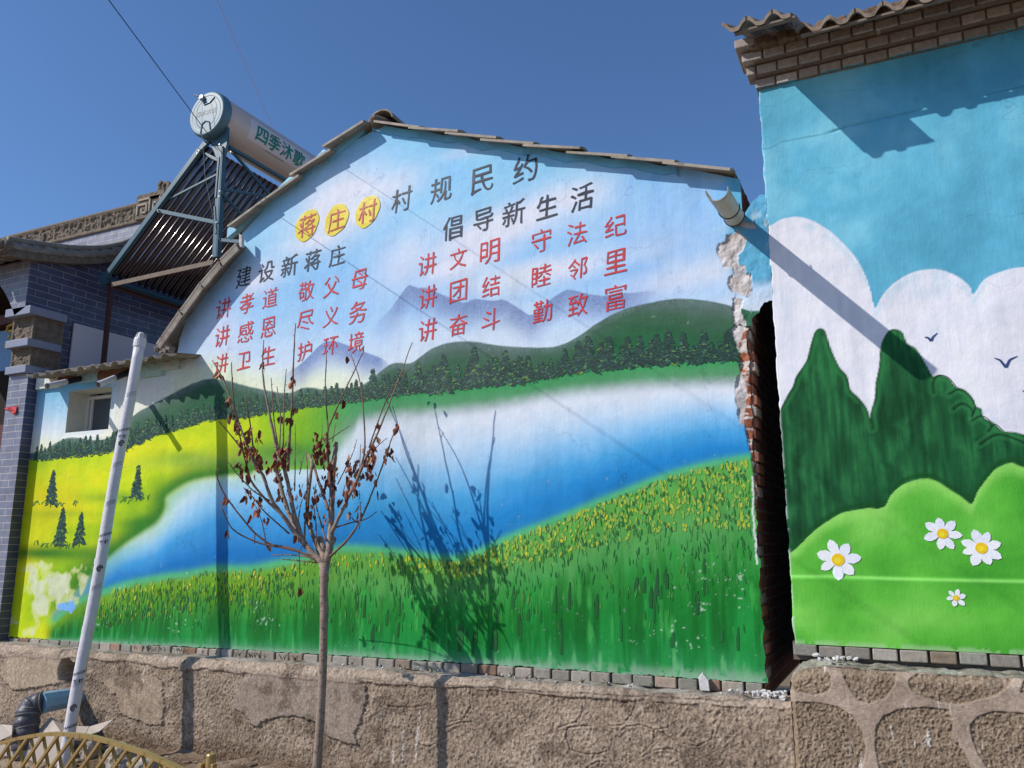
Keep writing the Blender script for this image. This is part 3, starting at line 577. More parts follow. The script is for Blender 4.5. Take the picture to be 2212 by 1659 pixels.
for c_, ch, x, y, h in ((CA, '村', 2005, 662, 52), (CA, '建', 612, 1345, 43), (CA, '设', 812, 1300, 43), (CA, '新', 1015, 1247, 45), (CA, '蒋', 1218, 1197, 44), (CA, '庄', 1434, 1155, 44),
                        (C2b, '规', 462, 540, 52), (C2b, '民', 748, 470, 56), (C2b, '约', 1048, 395, 58), (C2b, '倡', 545, 808, 50), (C2b, '导', 758, 750, 48), (C2b, '新', 970, 702, 54), (C2b, '生', 1200, 655, 50), (C2b, '活', 1445, 592, 55)):
    a = c_(x, y); letter(ch, a[0], a[1], h, M['charblack'], house, bold=.001)
for c_, ch, x, y, h in ((CC, '讲', 462, 790, 43), (CC, '孝', 682, 745, 42), (CC, '道', 905, 690, 42), (CC, '敬', 1245, 625, 42), (CC, '父', 1482, 580, 43), (CC, '母', 1745, 518, 43),
                        (CC, '讲', 450, 1055, 43), (CC, '感', 672, 1015, 44), (CC, '恩', 888, 970, 42), (CC, '尽', 1235, 905, 43), (CC, '义', 1478, 865, 43), (CC, '务', 1730, 825, 49),
                        (CC, '讲', 440, 1315, 41), (CC, '卫', 655, 1285, 36), (CC, '生', 885, 1240, 41), (CC, '护', 1228, 1195, 41), (CC, '环', 1472, 1150, 39), (CC, '境', 1715, 1112, 44),
                        (C2b, '讲', 368, 1063, 47), (C2b, '文', 583, 1020, 43), (C2b, '明', 803, 975, 50), (C2b, '守', 1160, 895, 50), (C2b, '法', 1408, 845, 48), (C2b, '纪', 1680, 790, 48),
                        (C2b, '讲', 370, 1290, 47), (C2b, '团', 582, 1250, 46), (C2b, '结', 812, 1215, 46), (C2b, '睦', 1163, 1140, 48), (C2b, '邻', 1415, 1090, 46), (C2b, '里', 1680, 1042, 51),
                        (C2b, '讲', 368, 1518, 48), (C2b, '奋', 582, 1485, 47), (C2b, '斗', 808, 1450, 48), (C2b, '勤', 1170, 1390, 48), (C2b, '致', 1418, 1345, 48), (C2b, '富', 1680, 1293, 55)):
    a = c_(x, y); letter(ch, a[0], a[1], h, M['charred'], house, bold=-.003)

# ------------------------------------------------------------------ gable house: roof
def tile_course(name, a, b_, th, m, parent, y0, y1, wave=.018, pitch=.2):
    """one course of interlocking tiles, from its upper end a to its lower end b_, running back from the verge"""
    a = Vector(a); b_ = Vector(b_); ny = int((y1 - y0) / pitch * 8); mb = MB(); T = Vector((-(b_ - a).z, 0, (b_ - a).x)).normalized()
    if T.z < 0: T = -T
    rows = []
    for j in range(ny + 1):
        y = y0 + (y1 - y0) * j / ny; ph = (y - y0) / pitch
        k = wave * (abs(math.sin(math.pi * ph)) if ph > .0 else 0) * 1.6
        r = []
        for e in (a, b_):
            for q in (0, th): r.append(len(mb.v)); mb.v.append(tuple(Vector((e.x, y, e.z)) + T * (k + q)))
        rows.append(r)
    for j in range(ny):
        r, s_ = rows[j], rows[j + 1]
        mb.face((r[0], s_[0], s_[2], r[2])); mb.face((r[1], r[3], s_[3], s_[1])); mb.face((r[2], s_[2], s_[3], r[3])); mb.face((r[0], r[1], s_[1], s_[0]))
    for r in (rows[0], rows[-1]): mb.face((r[0], r[2], r[3], r[1]))
    return mb.build(name, m, parent)
OV = -.10
RT_ = [(CT(1050, 478), CT(2060, 612)), (C2b(232, 112), C2b(575, 136)), (C2b(487, 150), C2b(843, 183)), (C2b(733, 196), C2b(1103, 222)), (C2b(1030, 236), C2b(1430, 256)), (C2b(1328, 278), C2b(1755, 305)), (C2b(1648, 316), C2b(2090, 352)), (C2b(2010, 362), C2b(2110, 376))]
for k, (a, c_) in enumerate(RT_):
    A, B = at(*a, OV), at(*c_, OV)
    if k == 7: B = at(*C6(455, 178), OV)
    tile_course('tile_course', A, B, .017, M['tile'], house, OV + random.uniform(-.012, .012), 2.4)
LT_ = [(CT(860, 500), CT(-40, 1062)), (CA(1370, 222), CA(1010, 447)), (CA(1085, 447), CA(740, 690)), (CA(800, 658), CA(465, 905))]
for k, (a, c_) in enumerate(LT_):
    A, B = at(*a, OV), at(*c_, OV); tile_course('tile_course', A, B, .02, M['tile'], house, OV + random.uniform(-.012, .012), 2.4)
LT2 = [(CV(815, 218), CV(622, 410)), (CV(640, 395), CV(415, 660)), (CV(425, 640), CV(188, 968)), (CV(200, 942), CV(-10, 1250)), (CV(-5, 1240), CV(-60, 1325))]
for k, (a, c_) in enumerate(LT2):
    o_ = -.13; A, B = at(*a, o_), at(*c_, o_); tile_course('tile_course', A, B, .02, M['tiledark'], house, o_, 2.4)
    mb = MB(); A2 = Vector(A) + Vector((0, .0, -.004)); B2 = Vector(B) + Vector((0, 0, -.004)); nrm = Vector((B2.z - A2.z, 0, -(B2.x - A2.x))).normalized()
    if nrm.z > 0: nrm = -nrm
    mb.prism([A2, B2, B2 + nrm * .055, A2 + nrm * .055], (0, .02, 0)); mb.build('verge_lip', M['tiledark'], house, bevel=.004)
# painted mortar beds under the verge tiles
for chain, dep, col in ((RT_, .06, (112, 178, 208)), (LT_, .075, (128, 190, 216))):
    mb = MB(); y0 = -.012
    P = []
    for a, c_ in chain: P += [at(*a, y0), at(*c_, y0)]
    P.sort(key=lambda q: q[0]); top = [(q[0], y0, q[2] - .012) for q in P]; bot = [(q[0], y0, q[2] - dep - .02 * random.random()) for q in P]
    for i in range(len(top) - 1):
        mb.prism([top[i], top[i + 1], bot[i + 1], bot[i]], (0, .05, 0), P4(*(np.array(col) * random.uniform(.93, 1.04))))
    mb.build('mortar_bed', M['stroke'], house)
# mud-packed ridge end
p = at(810, 250, -.06); bm = bmesh.new(); bmesh.ops.create_icosphere(bm, subdivisions=4, radius=1)
for v in bm.verts:
    q = v.co; n = .12 * (float(fbm(q.x * 2 + 5, q.z * 2 + q.y * 1.3, 90)) - .5) * 2
    v.co = Vector((p[0] + .0 + q.x * .105 * (1 + n), .32 + q.y * .42, p[2] - .03 + q.z * .085 * (1 + n) - max(0, q.x) * .02))
me = bpy.data.meshes.new('ridge_mortar'); bm.to_mesh(me); bm.free(); me.materials.append(M['carved']); o = bpy.data.objects.new('ridge_mortar', me); COL.objects.link(o); put(o, house)
mb = MB()
for k in range(6):
    y0 = -.02 + k * .4; prof = [(math.cos(a) * .115, math.sin(a) * .10) for a in np.linspace(.15, math.pi - .15, 9)]
    P0 = [(p[0] + .02 + u, y0, p[2] - .03 + v) for u, v in prof]; P1 = [(p[0] + .02 + u * .9, y0, p[2] - .03 + v * .86) for u, v in prof[::-1]]
    mb.prism(P0 + P1, (0, .41, 0))
mb.build('ridge_tile', M['tiledark'], house)
# white plaster fragment standing on the left verge, by the gap in the tiles
q0 = at(*CV(845, 95), -.1); q1 = at(*CV(862, 240), -.1); mb = MB(); mb.prism([q0, (q0[0] + .03, q0[1], q0[2] - .02), (q1[0] + .012, q1[1], q1[2]), (q1[0] - .012, q1[1], q1[2])], (0, .03, 0)); mb.build('loose_mortar', M['plaster'], house)
# wavy tile ends along the right-hand eave
for (a, c_, yy) in ((C6(440, 175), C6(470, 245), .05), (C6(462, 240), C6(505, 260), .35), (C6(490, 330), C6(535, 350), .7), (C6(515, 440), C6(565, 470), 1.1)):
    q = at(*a, yy); mb = MB(); P = [(q[0] + .10 * math.sin(0) + .045 * math.cos(t), yy, q[2] - .03 + .045 * math.sin(t)) for t in np.linspace(0, math.pi, 8)]; P2 = [(x_, y_, z_ - .016) for x_, y_, z_ in P[::-1]]
    mb.prism(P + P2, (0, .3, 0)); mb.build('eave_tile', M['tiledark'], house)

# ------------------------------------------------------------------ half-pipe gutter that juts out past the wall
gut = thing('gutter_spout', 'yellowed half-round gutter pipe jutting out below the right eave of the mural house', 'gutter', (-.76, -.3, 3.45))
tip = np.array(at(*C6(345, 345), -.74)); root = np.array(at(*C6(500, 575), .0))
ax = Vector(root - tip); Lg = ax.length; t = ax.normalized(); sd = t.cross(Vector((0, 0, 1))).normalized(); upv = sd.cross(t)
mb = MB(); nseg = 14; rads = (.058, .054)
ring = lambda c0, r: [Vector(c0) + sd * (math.cos(a) * r) + upv * (math.sin(a) * r + .01) for a in np.linspace(math.pi * .96, math.pi * 2.04, nseg)]
c0 = Vector(tip); c1 = Vector(root) + t * .12
o0, o1, i0, i1 = ring(c0, rads[0]), ring(c1, rads[0]), ring(c0, rads[1]), ring(c1, rads[1])
for i in range(nseg - 1):
    mb.poly([o0[i], o0[i + 1], o1[i + 1], o1[i]]); mb.poly([i0[i], i1[i], i1[i + 1], i0[i + 1]]); mb.poly([o0[i], i0[i], i0[i + 1], o0[i + 1]]); mb.poly([o1[i], o1[i + 1], i1[i + 1], i1[i]])
for i in (0, nseg - 1): mb.poly([o0[i], o1[i], i1[i], i0[i]])
mb.build('half_pipe', M['gutter'], gut)
for f in (.62, .93):
    cc = Vector(tip) + ax * f; mb = MB(); mb.tube([cc + sd * (math.cos(a) * .061) + upv * (math.sin(a) * .061 + .01) + t * .012 * math.sin(a * 2) for a in np.linspace(math.pi * .9, math.pi * 2.1, 16)], .003, 5); mb.build('tie_wire', M['wire'], gut)

# ------------------------------------------------------------------ low shed wall on the left
shed = thing('low_shed', 'low lean-to shed with a small window between the slate pillar and the gable', 'shed', (-6.2, 0, 0))
wx = [at(151, 845)[0], at(243, 835)[0]]; wz = [2.572, 2.941]
xs = np.concatenate([np.linspace(-7.05, wx[0], 70, endpoint=False), np.linspace(wx[0], wx[1], 70, endpoint=False), np.linspace(wx[1], -5.33, 90)])
zs = np.concatenate([np.linspace(0, 1, 170, endpoint=False) * (wz[0] - .835) + .835, np.linspace(wz[0], wz[1], 44, endpoint=False), np.linspace(wz[1], 3.12, 22)])
Xs, Zs = np.meshgrid(xs, zs)
Zs = Zs + np.where(Zs < .84, (fbm(Xs * 40, 0 * Xs, 63) - .5) * .02, 0)
Cs, _ = mural(Xs, Zs); sk = (Xs[:-1, :-1] >= wx[0] - 1e-6) & (Xs[:-1, :-1] < wx[1] - 1e-6) & (Zs[:-1, :-1] >= wz[0] - 1e-6) & (Zs[:-1, :-1] < wz[1] - 1e-6)
gridmesh('painted_wall', Xs, (fbm(Xs * 1.3, Zs * 1.3, 70) - .5) * .02 * ss(-7.0, -6.8, Xs) * ss(-5.33, -5.5, Xs) * np.where((Xs > wx[0] - .05) & (Xs < wx[1] + .05) & (Zs > wz[0] - .05) & (Zs < wz[1] + .05), .2, 1), Zs, Cs, M['paint'], shed, skip=sk)
dp = .2; mb = MB(); (xa, xb), (za, zb_) = wx, wz
mb.poly([(xa, -.002, za), (xa, dp, za), (xa, dp, zb_), (xa, -.002, zb_)]); mb.poly([(xb, -.002, za), (xb, dp, za), (xb, dp, zb_), (xb, -.002, zb_)])
mb.poly([(xa, -.002, za), (xb, -.002, za), (xb, dp, za), (xa, dp, za)]); mb.poly([(xa, -.002, zb_), (xb, -.002, zb_), (xb, dp, zb_), (xa, dp, zb_)])
fx0 = at(*C3(738, 1450), dp)[0]; mb.poly([(xa, dp, za), (fx0, dp, za), (fx0, dp, zb_), (xa, dp, zb_)]); mb.build('window_reveal', M['reveal'], shed)
wf = MB(); fw = .028
for (c_, d_) in ((((fx0 + xb) / 2, dp - .005, zb_ - fw / 2 - .02), (xb - fx0, .03, fw)), (((fx0 + xb) / 2, dp - .005, za + fw / 2), (xb - fx0, .03, fw)), ((fx0 + fw / 2, dp - .005, (za + zb_) / 2), (fw, .032, zb_ - za)), ((xb - fw / 2, dp - .005, (za + zb_) / 2), (fw, .032, zb_ - za)), ((fx0 + .055, dp + .005, (za + zb_) / 2), (.02, .03, zb_ - za - .04))): wf.box(c_, d_)
wfo = wf.build('window_frame', M['white'], shed, bevel=.003)
mb = MB(); mb.box(((fx0 + xb) / 2, dp + .012, (za + zb_) / 2), (xb - fx0 - .02, .006, zb_ - za - .02)); pn = mb.build('pane', M['pane'], None); pn.parent = wfo; pn.matrix_parent_inverse = Matrix.Translation(-Vector(shed.location)) if False else wfo.matrix_world.inverted()
mb = MB(); brickrow(mb, -7.0, -5.335, lambda x: float(zbot(x)) - .004, .056, .125, -.012, .12, GB); mb.build('brick_course', M['brickc'], shed, bevel=.006)
mb = MB(); mb.box((-6.19, .09, 2.2), (1.7, .12, .02)); mb.box((-6.19, .5, 1.6), (1.72, .3, 1.4)); mb.build('shed_body', M['dark'], shed)
# corrugated sheet roof
e0, e1 = at(*C3(200, 1262), -.25), at(*C3(1455, 1075), -.25); nw = 13 * 12; mb = MB(); rows = []
for i in range(nw + 1):
    t = i / nw; x_ = e0[0] + (e1[0] - e0[0]) * t; zf = e0[2] + (e1[2] - e0[2]) * t; k = .017 * math.sin(2 * math.pi * t * 13 + .6)
    r = []
    for (y_, dz) in ((-.25, 0), (1.4, .26)):
        for q in (0, .007): r.append(len(mb.v)); mb.v.append((x_, y_ + .01 * math.sin(i * .9), zf + k + dz + q))
    rows.append(r)
for i in range(nw):
    r, s_ = rows[i], rows[i + 1]; mb.face((r[0], s_[0], s_[2], r[2])); mb.face((r[1], r[3], s_[3], s_[1])); mb.face((r[0], r[1], s_[1], s_[0])); mb.face((r[2], s_[2], s_[3], r[3]))
mb.build('corrugated_roof', M['tiledark'], shed)
# eave blocks and mortar between wall top and sheet
mb = MB()
for (a, c_, col) in ((C3(305, 1268), C3(475, 1345), (226, 228, 216)), (C3(480, 1262), C3(632, 1290), (120, 84, 66)), (C3(638, 1222), C3(810, 1290), (166, 204, 212)), (C3(812, 1208), C3(1060, 1250), (130, 96, 78)), (C3(1168, 1140), C3(1345, 1245), (176, 206, 200)), (C3(1350, 1115), C3(1472, 1190), (196, 206, 200))):
    A, B = at(*a, -.03), at(*c_, -.03); mb.box(((A[0] + B[0]) / 2, .01, (A[2] + B[2]) / 2), (abs(B[0] - A[0]), .09, abs(A[2] - B[2])), P4(*col))
mb.box((-6.2, .06, 3.10), (1.72, .10, .12), P4(120, 110, 100)); mb.build('eave_blocks', M['brickc'], shed, bevel=.008)
for k, (tipx, roott, lab) in enumerate(((C3(390, 1336), C3(620, 1285), 'a'), (C3(808, 1326), C3(1015, 1242), 'b'))):
    T = at(*tipx, -.42); Rr = np.array(T) + np.array([-.02, .46, .10]) 
    Rr = at(*roott, -.10)
    s_ = thing('drain_spout', 'short grey drain spout above the small window' if k else 'short grey drain spout left of the small window, nearest the slate pillar', 'pipe', tuple(Rr), 'drain spouts under the shed eave')
    mb = MB(); d_ = (Vector(Rr) - Vector(T)); P0 = [Vector(T), Vector(T) + d_ * .7]; mb.tube([Vector(T), Vector(Rr) + d_ * .2], .024, 14, cap=False); mb.tube([Vector(T), Vector(Rr) + d_ * .2], .019, 14, cap=False)
    mb.build('pipe', M['pvc'], s_, smooth=True, recalc=False); mb = MB(); mb.tube([Vector(T) + d_ * .66, Vector(Rr) + d_ * .21], .0255, 14); mb.build('spout_shade', M['ink'], s_, smooth=False)  # black tube paints the eave's shade on the root of the spout
# broken lump where shed roof meets the gable
mb = MB(); 
for k in range(26):
    q = at(*C3(random.uniform(1300, 1450), random.uniform(1020, 1062)), -.02 + random.uniform(0, .2)); mb.box(q, [random.uniform(.02, .06)] * 3, (*(L(150, 140, 130) * random.uniform(.7, 1.1)), 1), Matrix.Rotation(random.random() * 3, 3, (1, .4, .2)).to_quaternion())
mb.build('rubble_fill', M['brickc'], shed, bevel=.006)

# ------------------------------------------------------------------ blue house on the right
blue = thing('blue_house', 'taller blue painted house with brick cornice, clouds, dark green trees and daisies', 'house', (.6, 0, 0))
TREES = pts(C7, (440, 760), (490, 650), (530, 570), (560, 520), (580, 460), (640, 370), (665, 280), (690, 200), (720, 172), (750, 180), (765, 210), (790, 290), (840, 400), (890, 460), (910, 540), (950, 580), (1000, 640), (1025, 700), (1040, 770), (1028, 690), (1055, 590), (1060, 500), (1080, 400), (1090, 280), (1120, 210), (1150, 180), (1190, 178), (1225, 200), (1250, 260), (1300, 290), (1335, 340), (1370, 400), (1405, 460), (1440, 452), (1500, 470), (1540, 520), (1600, 545), (1650, 600), (1665, 640), (1700, 660), (1715, 710), (1770, 740), (1830, 790), (1900, 798), (1955, 812), (2300, 900), (2300, 1400), (500, 1700))
FIELD = pts(C7, (480, 1560), (570, 1510), (640, 1440), (720, 1370), (850, 1290), (980, 1260), (1110, 1250), (1150, 1180), (1230, 1110), (1340, 1080), (1420, 1090), (1500, 1140), (1580, 1190), (1640, 1230), (1680, 1150), (1740, 1070), (1800, 1010), (1880, 985), (1955, 1010), (2300, 1100))
CLOUDR = [(1600, 500), (1660, 490), (1690, 473), (1730, 470), (1770, 485), (1810, 515), (1850, 560), (1875, 610), (1890, 665), (1905, 640), (1940, 605), (1985, 585), (2030, 583), (2070, 598), (2095, 620), (2103, 636), (2125, 605), (2160, 588), (2212, 578), (2400, 570)]
PUFF = [pts(C7, (1410, 560), (1405, 500), (1440, 455), (1500, 470), (1545, 525)), pts(C7, (1500, 570), (1560, 540), (1620, 570), (1660, 640), (1640, 700)), pts(C7, (1525, 660), (1580, 625), (1640, 660), (1640, 710)), pts(C7, (1640, 730), (1690, 700), (1740, 720), (1755, 760)), pts(C7, (1740, 790), (1780, 750), (1830, 790)), pts(C7, (1690, 870), (1800, 810), (1955, 860))]
TREES = smooth(TREES, 4); FIELD = smooth(FIELD, 4); CLOUDR = smooth(CLOUDR, 4); PUFF = [smooth(p, 4) for p in PUFF]
def mural2(X, Z):
    px, py = proj(X, 0 * X, Z); n1 = fbm(X * 2.2, Z * 2.2, 101); n2 = fbm(X * 8, Z * 8, 102); n3 = fbm(X * 34, Z * 4, 103); n4 = fbm(X * 24, Z * 24, 104)
    c = ramp(n1 * .7 + n2 * .3, [(.25, (78, 152, 178)), (.45, (90, 168, 194)), (.6, (100, 180, 206)), (.75, (122, 194, 214))])
    cl = yline(px, CLOUDR); d = py - cl
    wcol = ramp(fbm(X * 3 + 2 * n2, Z * 10, 105) * .6 + n3 * .4, [(.22, (212, 218, 226)), (.42, (226, 225, 231)), (.7, (234, 231, 234))])
    c = mix(c, wcol, ss(-1.5, 1.5, d + (n4 - .5) * 2)); c = mix(c, L(196, 216, 226), .6 * np.exp(-((d - 14) / 10) ** 2) * (n2 > .42))
    tr = inpoly(px, py, TREES)
    st = fbm(X * 46, Z * 5, 107); blk = vn(X * 22 + 3 * n2, Z * 7 + 2 * n1, 108)
    st2 = fbm(X * 90, Z * 4, 117); tcol = ramp(st * .42 + st2 * .16 + blk * .30 + n1 * .12 + .16 * ss(830, 480, py * 1.0 - 100) + .1 * ss(880, 730, py), [(.25, (10, 52, 28)), (.42, (16, 70, 36)), (.58, (26, 88, 48)), (.75, (42, 116, 62)), (.9, (58, 140, 76))])
    te = distseg(px, py, TREES, True); tcol = mix(tcol, L(16, 66, 32), .75 * ss(5, 1.5, te)); tcol = mix(tcol, L(48, 126, 66), .5 * np.exp(-((te - 9) / 4) ** 2) * (n2 > .4))
    for p in PUFF: pd = distseg(px, py, p); tcol = mix(tcol, L(14, 60, 30), .75 * ss(3.2, .8, pd)); tcol = mix(tcol, L(52, 128, 70), .4 * np.exp(-((pd - 7) / 3) ** 2))
    c = mix(c, tcol, ss(-1.3, 1.3, np.where(tr, te, -te)))
    f = yline(px, FIELD); d = py - f
    gcol = ramp(n1 * .65 + fbm(X * 1.4, Z * 3, 111) * .35, [(.28, (56, 140, 40)), (.43, (72, 160, 46)), (.56, (92, 180, 58)), (.72, (126, 202, 84))])
    gcol = mix(gcol, L(150, 214, 100), .75 * ss(34, 0, d)); gcol *= (.95 + .1 * fbm(X * 5, Z * 30, 112))[..., None]
    rid = yline(px, pts(C8, (740, 165), (1000, 165), (1400, 182), (1800, 192), (2212, 200))); gcol = mix(gcol, L(150, 218, 110), .6 * np.exp(-((py - rid) / 3.5) ** 2))
    c = mix(c, L(16, 74, 28), .85 * np.exp(-((d + 8) / 6) ** 2) * tr); c = mix(c, gcol, ss(-1, 1.5, d + (n4 - .5) * 3))
    c = mix(c, L(170, 200, 150), .5 * ss(1.13, 1.105, Z) * (n4 > .4)); ed = ss(.02, .004, X + .593 + (n4 - .5) * .012); c = mix(c, L(206, 216, 214), .5 * ed * (n4 > .42))
    ck = yline(px, [(1660, 322), (1690, 306), (1740, 296), (1790, 288), (1830, 273), (2212, 187)]); ckm = ss(2.4, .6, np.abs(py - ck)) * ss(.4, .6, fbm(X * 3, Z * 40, 115)); c = mix(c, L(70, 130, 150), .6 * ckm * (py < 400))
    kr = np.abs(fbm(X * 2.4, Z * 2.4, 145, 5) - .5); c = mix(c, c * .6, .5 * ss(.006, .001, kr) * ss(.5, .62, fbm(X * .9, Z * .9, 146))); c = c * (1 - .09 * ss(.55, .75, fbm(X * 4, Z * .7, 148, 4)))[..., None]
    c = c * (.96 + .08 * n3)[..., None]
    return np.clip(c * GAIN, .004, .86), py - rid, py - ck
nx2, nz2 = 330, 560
U3, V3 = np.meshgrid(np.linspace(0, 1, nx2), np.linspace(0, 1, nz2)); Z3 = 1.098 + V3 * (4.30 - 1.098)
ragx = (fbm(Z3 * 14, 0 * Z3, 120, 5) - .5) * .03; XL = -.592 + ragx * .8 + .03 * ss(2.3, 1.6, Z3) * 0; X3 = XL + U3 * (1.75 - XL)
C3c, dr, dk = mural2(X3, Z3)
Y3 = wy2(X3, Z3) + .008 * ss(5, 0, np.abs(dk)) * (Z3 > 3.5) * ss(.42, .55, fbm(X3 * 3, Z3 * 30, 115)) + .05 * ss(.006, 0, X3 - XL)
gridmesh('painted_wall', X3, Y3, Z3, C3c, M['paint'], blue)
mb = MB(); mb.prism([(-.575, .06, .9), (1.75, .06, .9), (1.75, .06, 4.62), (-.575, .06, 4.62)], (0, 3, 0)); mb.build('house_body', M['dark'], blue)
mb = MB(); brickrow(mb, -.60, 1.75, lambda x: 1.094, .056, .128, -.02, .12, GB[:2] + GB[4:] + [L(134, 118, 100)]); mb.build('brick_course', M['brickc'], blue, bevel=.006)
mb = MB(); mb.box((.57, .075, 1.06), (2.34, .12, .09), (*L(110, 100, 90), 1)); mb.build('mortar_bed', M['brickc'], blue)
# corbelled brick cornice
CB = [L(176, 164, 156), L(164, 152, 144), L(182, 168, 160), L(150, 138, 128)]
zc = 4.293
for k in range(3):
    pj = [.03, .08, .13][k]; x0 = -.605 - [0, .03, .055][k]
    mb = MB(); random.seed(40 + k); brickrow(mb, x0 + (.05 if k == 1 else 0), 1.8, lambda x: zc + .056, .054, .1235, -pj, .12, CB, gap=.010, jit=.004)
    if k == 0:                                               # paint splashed on the lowest row
        for i in range(len(mb.f)):
            if i % 6 == 0 and random.random() < .8: mb.c[i] = P4(80, 152, 172)
    if k == 1: mb.box((x0 + .02, -pj + .06, zc + .029), (.05, .12, .054), (*CB[1], 1))
    mb.build('brick_cornice_row', M['brickc'], blue, bevel=.006)
    mb = MB(); mb.box((.60, -pj + .014 + .09, zc + .031), (2.38, .18, .064), (*L(136, 120, 106), 1)); mb.build('mortar_joint', M['brickc'], blue)
    zc += .065
mb = MB(); random.seed(9); brickrow(mb, -.69, -.43, lambda x: zc + .056, .054, .128, -.18, .3, CB, gap=.010); mb.build('brick_cornice_row', M['brickc'], blue, bevel=.006)
# wavy roof tiles along the eave
pit = .135; mb = MB(); x0 = -.69; n = 18
rows = []; random.seed(2)
def wavez(ph):
    f = ph % 1; return .046 * math.sin(math.pi * f / .66) if f < .66 else -.004 * math.sin(math.pi * (f - .66) / .34)
for i in range(n * 14 + 1):
    ph = i / 14; x_ = x0 + ph * pit; dz = wavez(ph + .35); tl = int(ph); j = ((tl * 37) % 7 - 3) * .004; hi = 0
    out = .53 if ph < 2.7 else .38; zf = 4.372 if ph < 2.7 else 4.35
    r = []
    for (y_, up_) in ((-out + j, 0), (-.12, (out - .12) * .6), (1.2, (out + 1.0) * .6)):
        for q in (0, .026): r.append(len(mb.v)); mb.v.append((x_, y_, zf + dz + up_ + q + j * .5 + hi))
    rows.append(r)
for i in range(len(rows) - 1):
    r, s_ = rows[i], rows[i + 1]
    for a_ in (0, 2): mb.face((r[a_], s_[a_], s_[a_ + 2], r[a_ + 2])); mb.face((r[a_ + 1], r[a_ + 3], s_[a_ + 3], s_[a_ + 1]))
    mb.face((r[0], r[1], s_[1], s_[0])); mb.face((r[4], s_[4], s_[5], r[5]))
mb.face((rows[0][0], rows[0][2], rows[0][3], rows[0][1])); mb.face((rows[0][2], rows[0][4], rows[0][5], rows[0][3]))
mb.build('eave_tiles', M['eavetile'], blue)
mb = MB()                                                    # mud packed under the tiles
for i in range(70):
    x_ = -.58 + i * .034 + random.uniform(-.01, .01); mb.box((x_, -.10 + random.uniform(-.015, .01), 4.50 + random.uniform(-.012, .01)), (.06, .16, .04 + random.uniform(0, .02)), (*(L(126, 102, 82) * random.uniform(.7, 1.1)), 1), Matrix.Rotation(random.uniform(-.3, .3), 3, 'Y').to_quaternion())
mb.build('mud_bedding', M['brickc'], blue, bevel=.01)
mb = MB(); mb.box((-.47, -.505, 4.372), (.32, .03, .012)); mb.build('eave_shadow_slat', M['wood'], blue)  # slat added under the tiles so the eave's shadow ends straight
mb = MB(); mb.box((.75, -.355, 4.352), (2.1, .02, .012)); mb.build('eave_shadow_slat', M['wood'], blue)  # longer slat added for the same straight shadow edge
# painted flowers and birds
def daisy(px, py, r, n, rot):
    p = at(px, py); m = sc(px, py); f = thing('x', 'x', 'x') if False else None
    D = Dabs(wy2, .002)
    for k in range(n):
        a = rot + 2 * math.pi * k / n + random.uniform(-.12, .12); l = r * m * random.uniform(.92, 1.08); wd = l * random.uniform(.44, .54) * (8 / n) ** .3; P = []
        for (t, q) in ((.12, .25), (.4, .75), (.65, 1), (.85, .75), (1, .1), (.88, -.55), (.65, -.95), (.4, -.8), (.12, -.25)):
            P.append((p[0] + math.cos(a) * t * l - math.sin(a) * q * wd / 2, -.003 - k * 5e-5, p[2] + math.sin(a) * t * l + math.cos(a) * q * wd / 2))
        D.mb.poly(P, P4(*random.choice([(230, 230, 240), (238, 238, 242), (224, 226, 238)])))
    o = D.done('painted_daisy', blue)
    D = Dabs(wy2, .002); rr = r * m * .30; D.mb.poly([(p[0] + math.cos(t) * rr, -.005, p[2] + math.sin(t) * rr) for t in np.linspace(0, 2 * math.pi, 16, endpoint=False)], P4(238, 190, 20)); D.mb.poly([(p[0] - .1 * rr + math.cos(t) * rr * .5, -.0055, p[2] - .15 * rr + math.sin(t) * rr * .5) for t in np.linspace(0, 2 * math.pi, 10, endpoint=False)], P4(246, 214, 40))
    h = D.done('daisy_heart', None); h.parent = o
D = Dabs(wy2, .0008)
for p_ in PUFF:
    q = [at(*k) for k in p_]; D.line([(k[0], k[2]) for k in q], [.003] * len(q), P4(14, 60, 30))
D.done('painted_tree_outline', blue)
random.seed(8)
a = C7(835, 1567); daisy(*a, 45, 7, .15); a = C7(1463, 1410); daisy(*a, 37, 7, -.1); a = C7(1698, 1497); daisy(*a, 41, 8, .3); a = C8(1780, 302); daisy(*a, 21, 6, .2)
for P, wd in ((pts(C7, (1355, 226), (1375, 228), (1395, 248), (1405, 225), (1432, 200)), [2, 5, 7, 5, 1.5]), (pts(C7, (1775, 352), (1810, 365), (1845, 408), (1868, 362), (1915, 340)), [2, 5, 7, 5, 1.5]), (pts(C7, (1945, 548), (1958, 556), (1975, 545)), [2, 4, 2])):
    D = Dabs(wy2, .0025); q = [at(*p) for p in P]; m = sc(*P[0]); D.line([(k[0], k[2]) for k in q], [v * m * .8 for v in wd], P4(46, 66, 116)); D.done('painted_bird', blue)

